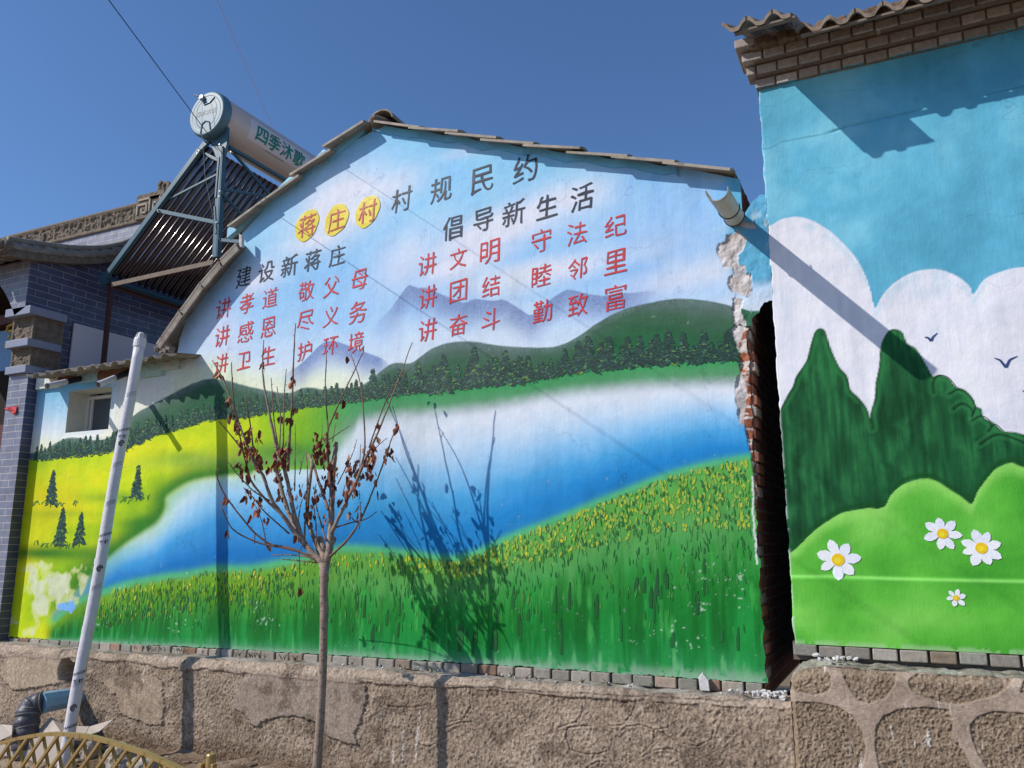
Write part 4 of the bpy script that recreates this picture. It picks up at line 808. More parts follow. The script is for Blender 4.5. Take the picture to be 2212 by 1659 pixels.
# ------------------------------------------------------------------ plinths
PL = -.17
def plinth_left(X, Z):
    px, py = proj(X, PL + 0 * X, Z); n1 = fbm(X * 3, Z * 3, 201); n2 = fbm(X * 10, Z * 10, 202); n3 = fbm(X * 45, Z * 45, 203, 4); n4 = fbm(X * 90, Z * 60, 204, 3); ns = fbm(X * 26, Z * 3, 205)
    c = ramp(n1 * .5 + n2 * .5, [(.25, (128, 112, 98)), (.5, (152, 135, 119)), (.75, (172, 154, 138))]); h = .012 * (n4 - .5) + .008 * (fbm(X * 150, Z * 130, 211, 3) - .5) + .004 * (n3 - .5) + .008 * (n2 - .5); smooth = np.zeros(X.shape)
    jx, jy = (n3 - .5) * 14 + (n2 - .5) * 20, (n4 - .5) * 10 + (n1 - .5) * 14
    for p, cc, hh in ((pts(C7b, (70, 1180), (190, 1290), (270, 1340), (300, 1290), (430, 1270), (560, 1260), (680, 1310), (770, 1400), (880, 1450), (990, 1480), (1040, 1300), (1090, 1150), (1085, 1030), (960, 960), (780, 950), (560, 960), (300, 930), (120, 1000)), (148, 134, 124), .012), (pts(C4, (880, 700), (1300, 640), (1450, 720), (1470, 900), (1430, 1110), (1280, 1100), (1050, 1000), (1040, 850)), (160, 142, 124), .010), (pts(C4, (40, 480), (540, 470), (520, 700), (560, 760), (130, 800), (20, 700)), (172, 154, 134), .012), (pts(C4, (2070, 930), (2300, 700), (2500, 760), (2400, 1010), (2200, 1030)), (146, 130, 118), .008)):
        m = inpoly(px + jx, py + jy, p).astype(float); c = mix(c, np.array(L(*cc)) * (.86 + .28 * n2)[..., None], m * .85); h = h * (1 - .75 * m) + m * hh; smooth = np.maximum(smooth, m)
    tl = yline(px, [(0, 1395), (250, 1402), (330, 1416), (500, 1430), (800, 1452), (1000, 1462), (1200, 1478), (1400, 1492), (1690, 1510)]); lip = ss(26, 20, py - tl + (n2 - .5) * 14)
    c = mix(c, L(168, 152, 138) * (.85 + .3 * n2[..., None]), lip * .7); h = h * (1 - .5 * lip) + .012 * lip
    for P, w_, st in ((pts(C8b, (0, 425), (300, 430), (560, 450), (800, 460), (1000, 470), (1300, 490), (1550, 500), (1800, 520), (2050, 515)), 1.6, 1), (pts(C7b, (960, 950), (1100, 985), (1300, 1000), (1500, 1020), (2090, 1050)), 1.2, .6)):
        d = distseg(px + (n3 - .5) * 3, py + (n2 - .5) * 8, P); k = ss(w_ * 1.4, .3, d) * st * ss(.3, .45, n2); c = mix(c, L(80, 68, 58), k * .7); h -= k * .008
    for P, cl_ in ((pts(C8b, (800, 700), (900, 685), (1010, 690), (1080, 730), (1105, 780), (1090, 850), (1000, 880), (900, 875), (820, 850), (790, 770)), True), (pts(C8b, (905, 500), (900, 600), (860, 660), (740, 695)), False), (pts(C8b, (1270, 500), (1240, 600), (1180, 680), (1100, 690), (1000, 630)), False), (pts(C8b, (1420, 720), (1550, 800), (1680, 825), (1780, 780), (1800, 700)), False), (pts(C8b, (1310, 900), (1400, 850), (1500, 840), (1600, 890), (1620, 973)), False), (pts(C8b, (930, 973), (1000, 930), (1100, 930), (1140, 973)), False), (pts(C8b, (1150, 740), (1200, 690), (1300, 680), (1390, 710), (1390, 790), (1300, 880), (1210, 850)), False), (pts(C8b, (140, 420), (140, 560), (90, 640), (0, 660)), False), (pts(C8b, (-80, 700), (0, 690), (60, 665), (150, 660)), False), (pts(C8b, (1500, 620), (1480, 700), (1400, 710)), False),
                   (pts(C7b, (1500, 1040), (1550, 1100), (1540, 1180), (1430, 1200), (1240, 1190)), False), (pts(C7b, (1420, 1260), (1400, 1350), (1450, 1470), (1550, 1500), (1660, 1440), (1680, 1340)), False)):
        d = distseg(px + (n3 - .5) * 3, py + (n4 - .5) * 3, P, cl_); k = ss(1.6, .3, d) * ss(.3, .5, n2); rim = np.exp(-((d - 4) / 2.5) ** 2); c = mix(c, L(104, 90, 78), k * .55); h += -k * .005 + rim * .003
    c = c * (.88 + .24 * ns)[..., None]; c = mix(c, L(206, 200, 196), .75 * ss(.72, .78, fbm(X * 40, Z * 4, 206)) * ss(.55, .7, fbm(X * 2.2, Z * 2, 207)))      # white drips
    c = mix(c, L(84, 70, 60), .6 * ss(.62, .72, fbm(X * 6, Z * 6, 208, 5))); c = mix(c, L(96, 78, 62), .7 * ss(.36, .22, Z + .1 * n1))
    hole = ss(1.1, .8, np.hypot((px - (C4(610, 640)[0])) / 20, (py - C4(610, 650)[1]) / 30) + (n2 - .5) * .5); h -= hole * .10; c = mix(c, L(90, 72, 60), hole * .6)
    c = c * (.70 + .80 * n4)[..., None]; c = mix(c, L(70, 58, 46), .6 * ss(.60, .70, fbm(X * 120, Z * 100, 209, 3)) * (1 - smooth * .7)); c = mix(c, L(190, 174, 150), .5 * ss(.62, .7, fbm(X * 130, Z * 120, 210, 3)))
    return np.clip(c * np.array([1.26, 1.22, 1.16]), .01, .8), h
pl = thing('stone_plinth', 'rough brown cement plinth under the lake mural, with a flaking smooth patch', 'plinth', (-4, PL, 0))
x0p, x1p = -7.6, -.585; nxp, nzp = 1300, 220
Xp = np.linspace(x0p, x1p, nxp)
def ztopP(x): return np.interp(x, [-7.6, -6.3, -5.6, -4.5, -2.6, -.75], [.80, .805, .80, .815, .825, .83]) + (fbm(np.asarray(x) * 9, 0 * np.asarray(x), 220) - .5) * .03
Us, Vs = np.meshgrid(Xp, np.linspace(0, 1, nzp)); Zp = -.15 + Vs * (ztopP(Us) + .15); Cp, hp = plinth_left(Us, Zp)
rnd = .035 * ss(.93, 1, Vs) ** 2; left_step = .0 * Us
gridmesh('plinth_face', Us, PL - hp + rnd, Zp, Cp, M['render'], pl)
Vt = np.linspace(0, 1, 30); Ut, Vt = np.meshgrid(Xp, Vt); Zt = ztopP(Ut) + (fbm(Ut * 12, Vt * 3, 221) - .5) * .02 * ss(0, .1, Vt) - .0 * Vt; hh0 = np.interp(Ut[0], Xp, (PL - hp + rnd)[-1])
Yt = hh0 + Vt * (.02 - hh0); Ct = ramp(fbm(Ut * 8, Vt * 2, 222), [(.3, (150, 136, 122)), (.6, (186, 174, 162)), (.8, (204, 196, 188))]) * (.7 + .5 * fbm(Ut * 60, Vt * 12, 223))[..., None]; gridmesh('plinth_top', Ut, Yt, Zt, Ct, M['render'], pl)
mb = MB(); mb.box((-4.1, .3, .3), (7.0, .7, .9)); mb.build('plinth_core', M['dark'], pl)
# right plinth, with rough panels framed by smooth mortar
STN = [pts(C8, (672, 735), (800, 735), (930, 750), (985, 790), (1000, 850), (970, 905), (880, 925), (760, 900), (690, 890)), pts(C8, (1042, 755), (1200, 760), (1410, 790), (1395, 860), (1340, 940), (1230, 980), (1160, 960), (1100, 880)), pts(C8, (1475, 820), (1530, 790), (1800, 800), (2170, 810), (2100, 880), (2030, 930), (1800, 985), (1650, 965), (1530, 920), (1485, 870)), pts(C8, (692, 990), (760, 960), (900, 962), (1030, 990), (1130, 1050), (1190, 1150), (1215, 1250), (1190, 1382), (1100, 1440), (760, 1440), (715, 1200)), pts(C8, (1270, 1120), (1320, 1050), (1420, 1005), (1600, 992), (1740, 1010), (1765, 1100), (1755, 1240), (1700, 1382), (1600, 1440), (1300, 1440), (1265, 1250)), pts(C8, (1865, 1110), (1920, 1050), (2020, 1018), (2212, 1030), (2400, 1060), (2400, 1420), (2000, 1420), (1920, 1300), (1880, 1200)), pts(C8, (2212, 830), (2400, 840), (2500, 960), (2300, 980), (2180, 900))]
STN += [[(x_, y_ + 215) for x_, y_ in STN[3]], [(x_ + 20, y_ + 215) for x_, y_ in STN[4]], [(x_, y_ + 215) for x_, y_ in STN[5]], [(x_ + 230, y_ + 60) for x_, y_ in STN[3]]]
PR = -.25
def plinth_right(X, Z):
    px, py = proj(X, PR + 0 * X, Z); n1 = fbm(X * 4, Z * 4, 231); n2 = fbm(X * 12, Z * 12, 232); n3 = fbm(X * 55, Z * 55, 233, 4); n4 = fbm(X * 110, Z * 80, 234, 3)
    c = ramp(n1 * .5 + n2 * .5, [(.3, (158, 140, 126)), (.55, (178, 159, 145)), (.75, (192, 173, 158))]); h = .004 * (n3 - .5); k = np.zeros(X.shape)
    for p in STN:
        ins = inpoly(px + (n3 - .5) * 3, py + (n2 - .5) * 4, p); d = distseg(px, py, p, True); k = np.maximum(k, np.where(ins, ss(0, 2.5, d), 0))
    rc = ramp(n2 * .25 + n4 * .35 + .4 * fbm(X * 190, Z * 150, 238, 3), [(.25, (104, 90, 76)), (.5, (144, 126, 108)), (.75, (180, 160, 142))]); c = mix(c, rc, k); h = h * (1 - k) + k * (-.007 + .012 * (n4 - .5) + .010 * (fbm(X * 190, Z * 150, 239, 3) - .5) + .003 * (n3 - .5))
    tl = yline(px, pts(C8, (600, 690), (700, 720), (930, 740), (1400, 775), (2180, 805), (2400, 815))); d = np.abs(py - tl + (n2 - .5) * 5); e = ss(2.2, .5, d); c = mix(c, L(86, 74, 64), e * .7); h -= e * .006
    vj = yline(py, [(y_, x_) for x_, y_ in pts(C8, (672, 730), (690, 960), (710, 1200), (720, 1382), (730, 1500))]); e = ss(2, .4, np.abs(px - vj)) ; c = mix(c, L(90, 78, 66), e * .6); h -= e * .005
    c = mix(c, L(214, 210, 206), .8 * ss(.735, .79, fbm(X * 70, Z * 7, 235)) * ss(.45, .7, fbm(X * 3, Z * 3, 236)))
    return np.clip(c * np.array([1.32, 1.29, 1.21]), .01, .8), h
pr = thing('stone_plinth', 'plinth of rough panels in smooth mortar ribs, under the daisies', 'plinth', (.6, PR, 0))
nxr, nzr = 640, 300; Xr = np.linspace(-.60, 1.9, nxr); Us, Vs = np.meshgrid(Xr, np.linspace(0, 1, nzr))
def ztopR(x): return np.interp(x, [-.6, -.55, -.4, 0, .5, 1.9], [.93, .985, 1.02, 1.02, 1.015, 1.01]) + (fbm(np.asarray(x) * 14, 0 * np.asarray(x), 240) - .5) * .025
Zr_ = -.1 + Vs * (ztopR(Us) + .1); Cr, hr_ = plinth_right(Us, Zr_); rnd = .03 * ss(.95, 1, Vs) ** 2
Yr = PR - hr_ + rnd + .06 * ss(.03, 0, Us + .60)
gridmesh('plinth_face', Us, Yr, Zr_, Cr, M['render'], pr)
Ut, Vt = np.meshgrid(Xr, np.linspace(0, 1, 40)); Zt = ztopR(Ut) + (fbm(Ut * 14, Vt * 4, 241) - .5) * .03 * ss(0, .15, Vt) + .015 * ss(-.2, -.5, Ut) * ss(.2, .6, Vt); Yt = Yr[-1][None, :] + Vt * (.02 - Yr[-1][None, :])
Ct = ramp(fbm(Ut * 10, Vt * 3, 242), [(.3, (130, 124, 108)), (.6, (180, 172, 156)), (.8, (200, 196, 186))]) * (.7 + .5 * fbm(Ut * 60, Vt * 14, 243))[..., None]; gridmesh('plinth_top', Ut, Yt, Zt, Ct, M['render'], pr)
mb = MB(); mb.box((.68, .1, .45), (2.45, .55, 1.06)); mb.build('plinth_core', M['dark'], pr)
mb = MB(); mb.poly([(-.60, PR + .06, -.1), (-.60, .3, -.1), (-.60, .3, .96), (-.60, PR + .06, .93)]); mb.build('plinth_end', M['stone'], pr)

# loose plaster on the ledge
def flake(mb, c_, s_, m=0):
    n = random.randint(4, 6); P = [Vector((math.cos(2 * math.pi * i / n) * s_ * random.uniform(.6, 1.1), math.sin(2 * math.pi * i / n) * s_ * random.uniform(.5, 1), 0)) for i in range(n)]
    q = Matrix.Rotation(random.uniform(-.9, .9), 3, 'X') @ Matrix.Rotation(random.uniform(-.7, .7), 3, 'Y') @ Matrix.Rotation(random.random() * 6, 3, 'Z'); mb.prism([Vector(c_) + q @ p for p in P], q @ Vector((0, 0, random.uniform(.006, .014))))
mb = MB(); random.seed(31)
for k in range(55):
    x_ = -.62 - abs(random.gauss(0, .12)) - .02; y_ = random.uniform(-.14, -.02); flake(mb, (x_, y_, .835 + random.uniform(0, .02)), random.uniform(.006, .022))
for k in range(26): flake(mb, (random.uniform(-3.5, -.8), random.uniform(-.13, -.02), .832), random.uniform(.004, .011))
tag(mb.build('plaster_flakes', M['flake']), 'scatter of small white plaster flakes on the ledge below the broken wall corner', 'rubble', kind='stuff')
q = at(*C8b(1725, 360), -.06); mb = MB(); mb.prism([(q[0] - .02, -.07, .84), (q[0] + .03, -.06, .835), (q[0] + .022, -.05, .89), (q[0] - .008, -.045, .925), (q[0] - .03, -.05, .90)], (0, .014, .004)); tag(mb.build('plaster_shard', M['flake'], bevel=.002), 'upright white plaster shard leaning on the brick course near the broken corner', 'rubble')
mb = MB(); random.seed(33)
for k in range(16): flake(mb, (random.uniform(-.5, -.28), random.uniform(-.2, -.04), 1.035 + random.uniform(0, .015)), random.uniform(.006, .02))
tag(mb.build('plaster_flakes', M['flake']), 'few pale plaster chips on the left end of the taller plinth', 'rubble', kind='stuff')
mb = MB(); random.seed(35)
for k in range(46):
    x_ = random.choice([random.uniform(-5.4, -1), -5.1 + random.gauss(0, .15), -4.2 + random.gauss(0, .2)]); y_ = random.uniform(-.1, -.02)
    for j in range(random.randint(2, 5)):
        a = random.random() * 6.3; l = random.uniform(.012, .04); mb.tube([(x_, y_, .83), (x_ + math.cos(a) * l * .4, y_ + math.sin(a) * l * .3, .83 + l * .7), (x_ + math.cos(a) * l, y_ + math.sin(a) * l * .5, .83 + l)], [.0025, .002, .0006], 4, (*L(78, 84, 56), 1))
tag(mb.build('ledge_weeds', M['leaf']), 'dry weeds and moss along the ledge at the foot of the mural', 'weeds', kind='stuff')

# ------------------------------------------------------------------ solar water heater
HY = .30
sw = thing('solar_water_heater', 'solar water heater with cream tank and dark glass tubes above the shed', 'water heater', (-5.5, HY, 4.0))
cc = np.array(at(*C1(1372, 338), HY)); r = .218; TL = 1.75
mb = MB(); n = 56; prof = [(0.0, r * .985), (.01, r)] + [(y_, r) for y_ in (.4, .8, 1.2, TL)]
mb.tube([(cc[0], HY + .06 + y_, cc[2]) for y_, _ in prof], [q for _, q in prof], n); tk = mb.build('tank', M['tank'], sw, smooth=True)
for p in tk.data.polygons:
    if len(p.vertices) > 4: p.use_smooth = False
mb = MB(); mb.tube([(cc[0], HY + y_, cc[2]) for y_ in (-.005, 0, .02, .09, .092)], [r * .93, r * .985, r * 1.03, r * 1.03, r * 1.0], n); cap = mb.build('end_cap', M['tealcap'], sw, bevel=.006)
# pressed relief on the cap
mb = MB()
def ringp(R0, a0, a1, y_, k=24): return [(cc[0] + R0 * math.cos(t), y_, cc[2] + R0 * math.sin(t)) for t in np.linspace(a0, a1, k)]
mb.tube(ringp(r * .80, 0, 2 * math.pi, HY - .003, 48), .004, 6)
for sgn in (-1, 1): mb.tube([(cc[0] + sgn * (.13 * math.cos(t) + .0), HY - .003, cc[2] + .15 * math.sin(t)) for t in np.linspace(-1.2, 1.2, 20)], .004, 6)
mb.tube([(cc[0] - .05, HY - .008, cc[2] + .16), (cc[0] - .03, HY - .008, cc[2] + .09), (cc[0] + .04, HY - .008, cc[2] + .1), (cc[0] + .09, HY - .008, cc[2] + .14)], .006, 6)
mb.tube([(cc[0] - .05, HY - .008, cc[2] - .19), (cc[0] - .04, HY - .008, cc[2] - .10), (cc[0] + .0, HY - .008, cc[2] - .08), (cc[0] + .05, HY - .008, cc[2] - .1), (cc[0] + .07, HY - .008, cc[2] - .18)], .006, 6)
rl = mb.build('pressed_relief', M['tealcap'], None); rl.parent = cap; rl.matrix_parent_inverse = cap.matrix_world.inverted()
def caption(txt, size, fn, m, name, parent, bold=.0, shear=0, extrude=0):
    v, f = [], []
    x0 = 0
    for ch in txt:
        g, ff = glyph(ch, bold) if ch != ' ' else (np.zeros((0, 2)), [])
        b0 = len(v); wch = (g[:, 0].max() - g[:, 0].min()) if len(g) else .4
        for q in g: v.append(((x0 + wch / 2 + q[0] + shear * q[1]) * size, q[1] * size))
        f += [tuple(b0 + i for i in t_) for t_ in ff]; x0 += wch + .12
    W = x0 * size; tris = []
    def cut(a_, b_, c_):
        d = [(math.dist(p, q), k) for k, (p, q) in enumerate(((a_, b_), (b_, c_), (c_, a_)))]; l, k = max(d)
        if l < .022: tris.append((a_, b_, c_)); return
        P = [(a_, b_, c_), (b_, c_, a_), (c_, a_, b_)][k]; m_ = ((P[0][0] + P[1][0]) / 2, (P[0][1] + P[1][1]) / 2); cut(P[0], m_, P[2]); cut(m_, P[1], P[2])
    for t_ in f:
        for k in range(1, len(t_) - 1): cut(v[t_[0]], v[t_[k]], v[t_[k + 1]])
    bm = bmesh.new()
    for t_ in tris: bm.faces.new([bm.verts.new(fn(p[0] - W / 2, p[1])) for p in t_])
    bmesh.ops.remove_doubles(bm, verts=bm.verts, dist=1e-6)
    me = bpy.data.meshes.new(name); bm.to_mesh(me); bm.free(); me.materials.append(m); o = bpy.data.objects.new(name, me); COL.objects.link(o); o.parent = parent; o.matrix_parent_inverse = parent.matrix_world.inverted(); return o
bpy.context.view_layer.update()
caption('四季沐歌', .062, lambda u, v: (cc[0] + u, HY - .009, cc[2] + .01 + v), M['teal'], 'pressed_lettering', cap, 0, .15)
# sticker and lettering wrap round the tank; seen from the street it reads left to right going back along the tank
def ontank(u, v, rr): a = R(-13) + v / r; return (cc[0] + rr * math.cos(a), HY + .06 + u, cc[2] + rr * math.sin(a))
mb = MB(); A = [[ontank(u, v, r + .0012) for u in np.linspace(.27, 1.15, 24)] for v in np.linspace(-.085, .125, 16)]
for i in range(15):
    for j in range(23): mb.poly([A[i][j], A[i][j + 1], A[i + 1][j + 1], A[i + 1][j]])
st = mb.build('sticker', M['label'], None, smooth=True, recalc=False); st.parent = tk; st.matrix_parent_inverse = tk.matrix_world.inverted()
for du, dv in ((0, 0), (.0045, 0), (-.0045, 0), (0, .004), (0, -.004)):
    lt_ = caption('四季沐歌', .172, lambda u, v: ontank(.72 + u + du, .02 + v + dv, r + .003 + abs(du) * .02 + abs(dv) * .03), M['green'], 'brand_lettering', tk, 0, .08)
    if du == dv == 0: base_ = lt_
    else:                                               # thicken the strokes into one mesh
        bm = bmesh.new(); bm.from_mesh(base_.data); bm.from_mesh(lt_.data); bm.to_mesh(base_.data); bm.free(); bpy.data.objects.remove(lt_)
caption('SOLAR WATER HEATER', .022, lambda u, v: ontank(.66 + u, -.095 + v, r + .003), M['greyprint'], 'small_print', tk, .0)
mb = MB(); mb.tube([(cc[0] + .0 - .06, HY - .03, cc[2] + .165), (cc[0] - .06, HY + .0, cc[2] + .165)], [.024, .03], 12); mb.tube([(cc[0] - .06, HY - .05, cc[2] + .165), (cc[0] - .11, HY - .06, cc[2] + .18)], .009, 8); mb.build('valve', M['chrome'], sw)
# tubes
HF = HY + .10
ra, rb = np.array(at(*C1(1335, 600), HF)), np.array(at(*C1(705, 1440), HF)); nt_ = 20
tdir = Vector((rb[0] - ra[0], 0, rb[2] - ra[2])).normalized(); nrm = Vector((tdir.z, 0, -tdir.x)); 
if nrm.z < 0: nrm = -nrm
for k in range(nt_):
    y_ = HF + .06 + k * .076; s0 = Vector((ra[0], y_, ra[2])) + nrm * .03 - tdir * .08; s1 = Vector((rb[0], y_, rb[2])) + nrm * .03 + tdir * -.03
    mb = MB(); mb.tube([s0, s1 - tdir * .05, s1 - tdir * .015, s1], [.0295, .0295, .022, .004], 14); tb = mb.build('glass_tube', M['glass'], sw, smooth=True)
# frame: two A-frames, bars
def frame(y_):
    leg0, leg1 = np.array(at(*C1(1478, 570), HF)), np.array(at(*C1(1440, 1300), HF))
    mb = MB(); mb.bar((ra[0] + .01, y_, ra[2] + .02), (rb[0], y_, rb[2]), .035, .055, upv=nrm); mb.build('side_rail', M['teal'], sw, bevel=.003)
    mb = MB(); mb.bar((leg0[0], y_, leg0[2]), (leg1[0], y_, leg1[2]), .05, .03, upv=(0, 1, 0)); mb.bar((leg0[0] + .03, y_ + .012, leg0[2]), (leg1[0] + .03, y_ + .012, leg1[2]), .012, .05, upv=(0, 1, 0)); mb.bar((leg0[0], y_ - .018, leg0[2] - .1), (leg0[0] - .003, y_ - .018, leg0[2] - .5), .022, .008, upv=(0, 1, 0)); mb.bar((leg0[0] - .008, y_ - .018, leg0[2] - .58), (leg1[0] + .004, y_ - .018, leg1[2] + .22), .022, .008, upv=(0, 1, 0)); mb.build('rear_leg', M['teal'], sw, bevel=.003)
    mb = MB(); P = [(leg0[0] - .05, y_, leg0[2] - .10), (leg0[0] + .04, y_, leg0[2] - .10)] + [(leg0[0] + .07, y_, leg0[2] + .02)] + [(cc[0] + (r + .012) * math.cos(t), y_, cc[2] + (r + .012) * math.sin(t)) for t in np.linspace(-.62, -2.05, 10)] + [(ra[0] - .06, y_, ra[2] + .0), (ra[0] + .02, y_, ra[2] + .02), (ra[0] + .12, y_, ra[2] + .08)]
    mb.prism(P, (0, .03, 0)); mb.build('tank_bracket', M['teal'], sw, bevel=.004)
    h0, h1 = at(*C1(1062, 990), HF), at(*C1(1438, 1066), HF); mb = MB(); mb.bar((h0[0], y_, h0[2]), (h1[0], y_, h1[2]), .02, .035); mb.build('cross_bar', M['teal'], sw, bevel=.002)
for y_ in (HF - .02, HF + 1.62): frame(y_)
for (a, c_, y0, y1, wd) in ((C1(1520, 560), C1(1890, 790), HF + .02, HF + 1.6, .03), (C1(1350, 600), C1(1450, 650), HF + .02, HF + .02, .028), (C1(1130, 905), C1(1440, 745), HF, HF, .02)):
    if y0 == y1: A, B = at(*a, y0), at(*c_, y1)
    else: A = at(*a, y0); B = (A[0], y1, A[2] - .0)
    mb = MB(); mb.bar(A, B, wd, wd); mb.build('brace', M['teal'], sw, bevel=.002)
lg = np.array(at(*C1(1475, 850), HF)); lb = at(*C1(1475, 1180), HF)
mb = MB(); mb.bar((lg[0], HF + .02, lg[2] + .02), (lg[0] - .1, HF + 1.6, lg[2] + .5), .022, .022); mb.build('brace', M['teal'], sw)
mb = MB(); mb.bar((lg[0], HF + .02, lg[2] + .45), (lg[0] - .02, HF + 1.6, lg[2] - .2), .022, .022); mb.build('brace', M['teal'], sw)
mb = MB(); mb.bar((lg[0] + .02, HF + .0, lg[2] - .05), (lg[0] + .3, HF + .7, lg[2] - .6), .02, .02); mb.build('brace', M['teal'], sw)
mb = MB(); mb.bar((lb[0], HF, lb[2]), (lb[0] + .25, HF, lb[2] - .06), .03, .03); mb.build('foot_bar', M['teal'], sw)
for a in (C1(1325, 585), C1(1312, 605), C1(1050, 983), C1(1460, 545), C1(1462, 855), C1(1458, 890), C1(1440, 1062), C1(1535, 595)):
    q = at(*a, HF - .045); mb = MB(); mb.tube([(q[0], HF - .055, q[2]), (q[0], HF - .03, q[2])], .007, 8); mb.build('bolt', M['chrome'], sw)

mb = MB(); e = Vector((rb[0], HF + .0, rb[2])); mb.bar(e + Vector((.0, .02, -.01)), e + Vector((0, 1.75, -.01)), .06, .05, upv=nrm); mb.build('tube_tray', M['teal'], sw, bevel=.004)
mb = MB(); mb.bar(e + Vector((-.05, -.01, .04)), e + Vector((.02, -.01, -.05)), .05, .06, upv=nrm); mb.build('rail_foot', M['teal'], sw)
q0, q1 = at(*C1(742, 1475), HF - .06), at(*C1(1415, 1325), HF - .06); mb = MB(); mb.bar(q0, q1, .012, .042); mb.build('wooden_slat', M['wood'], sw)
# steel stand under the heater
stand = thing('steel_stand', 'brown angle iron stand holding up the front of the water heater', 'stand', (rb[0], HF, 2.9))
zt_ = rb[2] - .045
for (x_, y_) in ((rb[0] + .02, HF + .03), (rb[0] + .02, HF + 1.6), (-5.25, HF + .1), (-5.25, HF + 1.6)):
    mb = MB(); mb.bar((x_, y_, 2.4), (x_, y_, zt_), .035, .006, upv=(0, 1, 0)); mb.bar((x_ + .016, y_ + .016, 2.4), (x_ + .016, y_ + .016, zt_), .006, .035, upv=(0, 1, 0)); mb.build('post', M['rust'], stand)
mb = MB(); mb.bar((rb[0] + .02, HF, zt_ - .02), (rb[0] + .02, HF + 1.65, zt_ - .02), .01, .04); mb.bar((rb[0] + .04, HF, zt_ - .002), (rb[0] + .04, HF + 1.65, zt_ - .002), .04, .008); mb.build('beam', M['rust'], stand)
mb = MB(); mb.bar((-5.25, HF, zt_ - .02), (-5.25, HF + 1.65, zt_ - .02), .01, .04); mb.build('beam', M['rust'], stand)

# ------------------------------------------------------------------ slate gatehouse on the far left
GX = -7.03
gate = thing('slate_gatehouse', 'dark slate tiled gatehouse with carved corbels and an ornate ridge, behind the shed', 'gatehouse', (-7.6, .5, 0))
sideP = [(GX, -.20, 3.70), (GX, 2.4, 3.70), (GX, 2.4, 4.60), (GX, 1.15, 5.0), (GX, .86, 4.72), (GX, .5, 4.46), (GX, .2, 4.32), (GX, -.20, 4.18)]
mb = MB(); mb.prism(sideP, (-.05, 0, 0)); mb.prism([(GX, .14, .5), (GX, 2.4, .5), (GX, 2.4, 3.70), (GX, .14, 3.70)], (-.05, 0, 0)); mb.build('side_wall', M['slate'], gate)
# front wall with the start of its arch
arch = [at(*C3(*q), -.205) for q in ((118, 750), (100, 690), (75, 630), (40, 560), (0, 500), (-60, 440), (-160, 380))]
fr = [(GX - .002, -.205, 4.18), (GX - .002, -.205, 3.72)] + [(q[0], -.205, q[2]) for q in arch] + [(-9.5, -.205, arch[-1][2] + .1), (-9.5, -.205, 4.18)]
mb = MB(); mb.prism(fr, (0, .25, 0)); mb.build('front_wall', M['slatef'], gate)
mb = MB(); mb.prism([(GX, -.10, .7), (GX - .27, -.10, .7), (GX - .27, -.10, 3.13), (GX, -.10, 3.13)], (0, .24, 0)); mb.build('pillar', [M['slatef']], gate)
mb = MB(); mb.poly([(GX + .002, -.10, .7), (GX + .002, .14, .7), (GX + .002, .14, 3.13), (GX + .002, -.10, 3.13)]); mb.build('pillar_side_shade', M['slate'], gate)  # dark sheet paints the shade on the pillar's right face
for (z0, z1, pf) in ((3.13, 3.20, .022), (3.37, 3.44, .05), (3.655, 3.73, .085)):
    mb = MB(); mb.box((GX - .135 + pf / 2 - .01, .02 - pf / 2, (z0 + z1) / 2), (.27 + pf, .28 + pf, z1 - z0)); mb.build('cap_course', M['cap'], gate, bevel=.004)
for (z0, z1, pf) in ((3.20, 3.37, .008), (3.44, 3.655, .03)):
    mb = MB(); nsub = 26
    Xb = GX + pf; Ya = -.10 - pf; cb = MB()
    for face in range(2):
        g = [[None] * (nsub + 1) for _ in range(nsub + 1)]
        for i in range(nsub + 1):
            for j in range(nsub + 1):
                u, v = i / nsub, j / nsub; bord = min(u, 1 - u, v, 1 - v); d = 0 if bord < .1 else -.012 + .03 * (float(fbm(u * 6 + z0 * 3 + face * 9, v * 6, 300, 3)) - .4)
                if face == 0: g[i][j] = (GX - .27 + u * (.27 + pf), Ya - d, z0 + v * (z1 - z0))
                else: g[i][j] = (Xb + d, Ya + u * .30, z0 + v * (z1 - z0))
        for i in range(nsub):
            for j in range(nsub): cb.poly([g[i][j], g[i + 1][j], g[i + 1][j + 1], g[i][j + 1]])
    cb.build('carved_block', M['carved'], gate, recalc=False)
mb = MB(); mb.box((GX - 1.6, .9, 2.4), (2.7, .1, 4.0)); mb.box((GX - 1.45, .35, 4.16), (2.7, 1.1, .03)); mb.build('porch_back', M['dark'], gate)  # near-black colour stands in for the shade inside the porch
mb = MB(); mb.box((-8.3, .35, 3.86), (2.2, .14, .10)); mb.build('porch_beam', M['redwood'], gate); mb = MB(); mb.box((-7.95, .45, 1.8), (.7, .06, 2.0)); mb.build('porch_door', M['redwood'], gate)
mb = MB(); q = at(*CP_(80, 700), .30); mb.box((q[0] - .25, .32, q[2] + .03), (1.0, .03, .42)); mb.build('blue_board', M['bluesign'], gate)
mb = MB()
for P in (pts(CP_, (90, 430), (110, 350), (175, 320)), pts(CP_, (120, 420), (170, 400)), pts(CP_, (110, 495), (150, 470)), pts(CP_, (60, 600), (120, 560), (165, 520))):
    mb.tube([at(*p, .26) for p in P], .014, 6)
mb.build('gold_lettering', M['yellow'], gate)
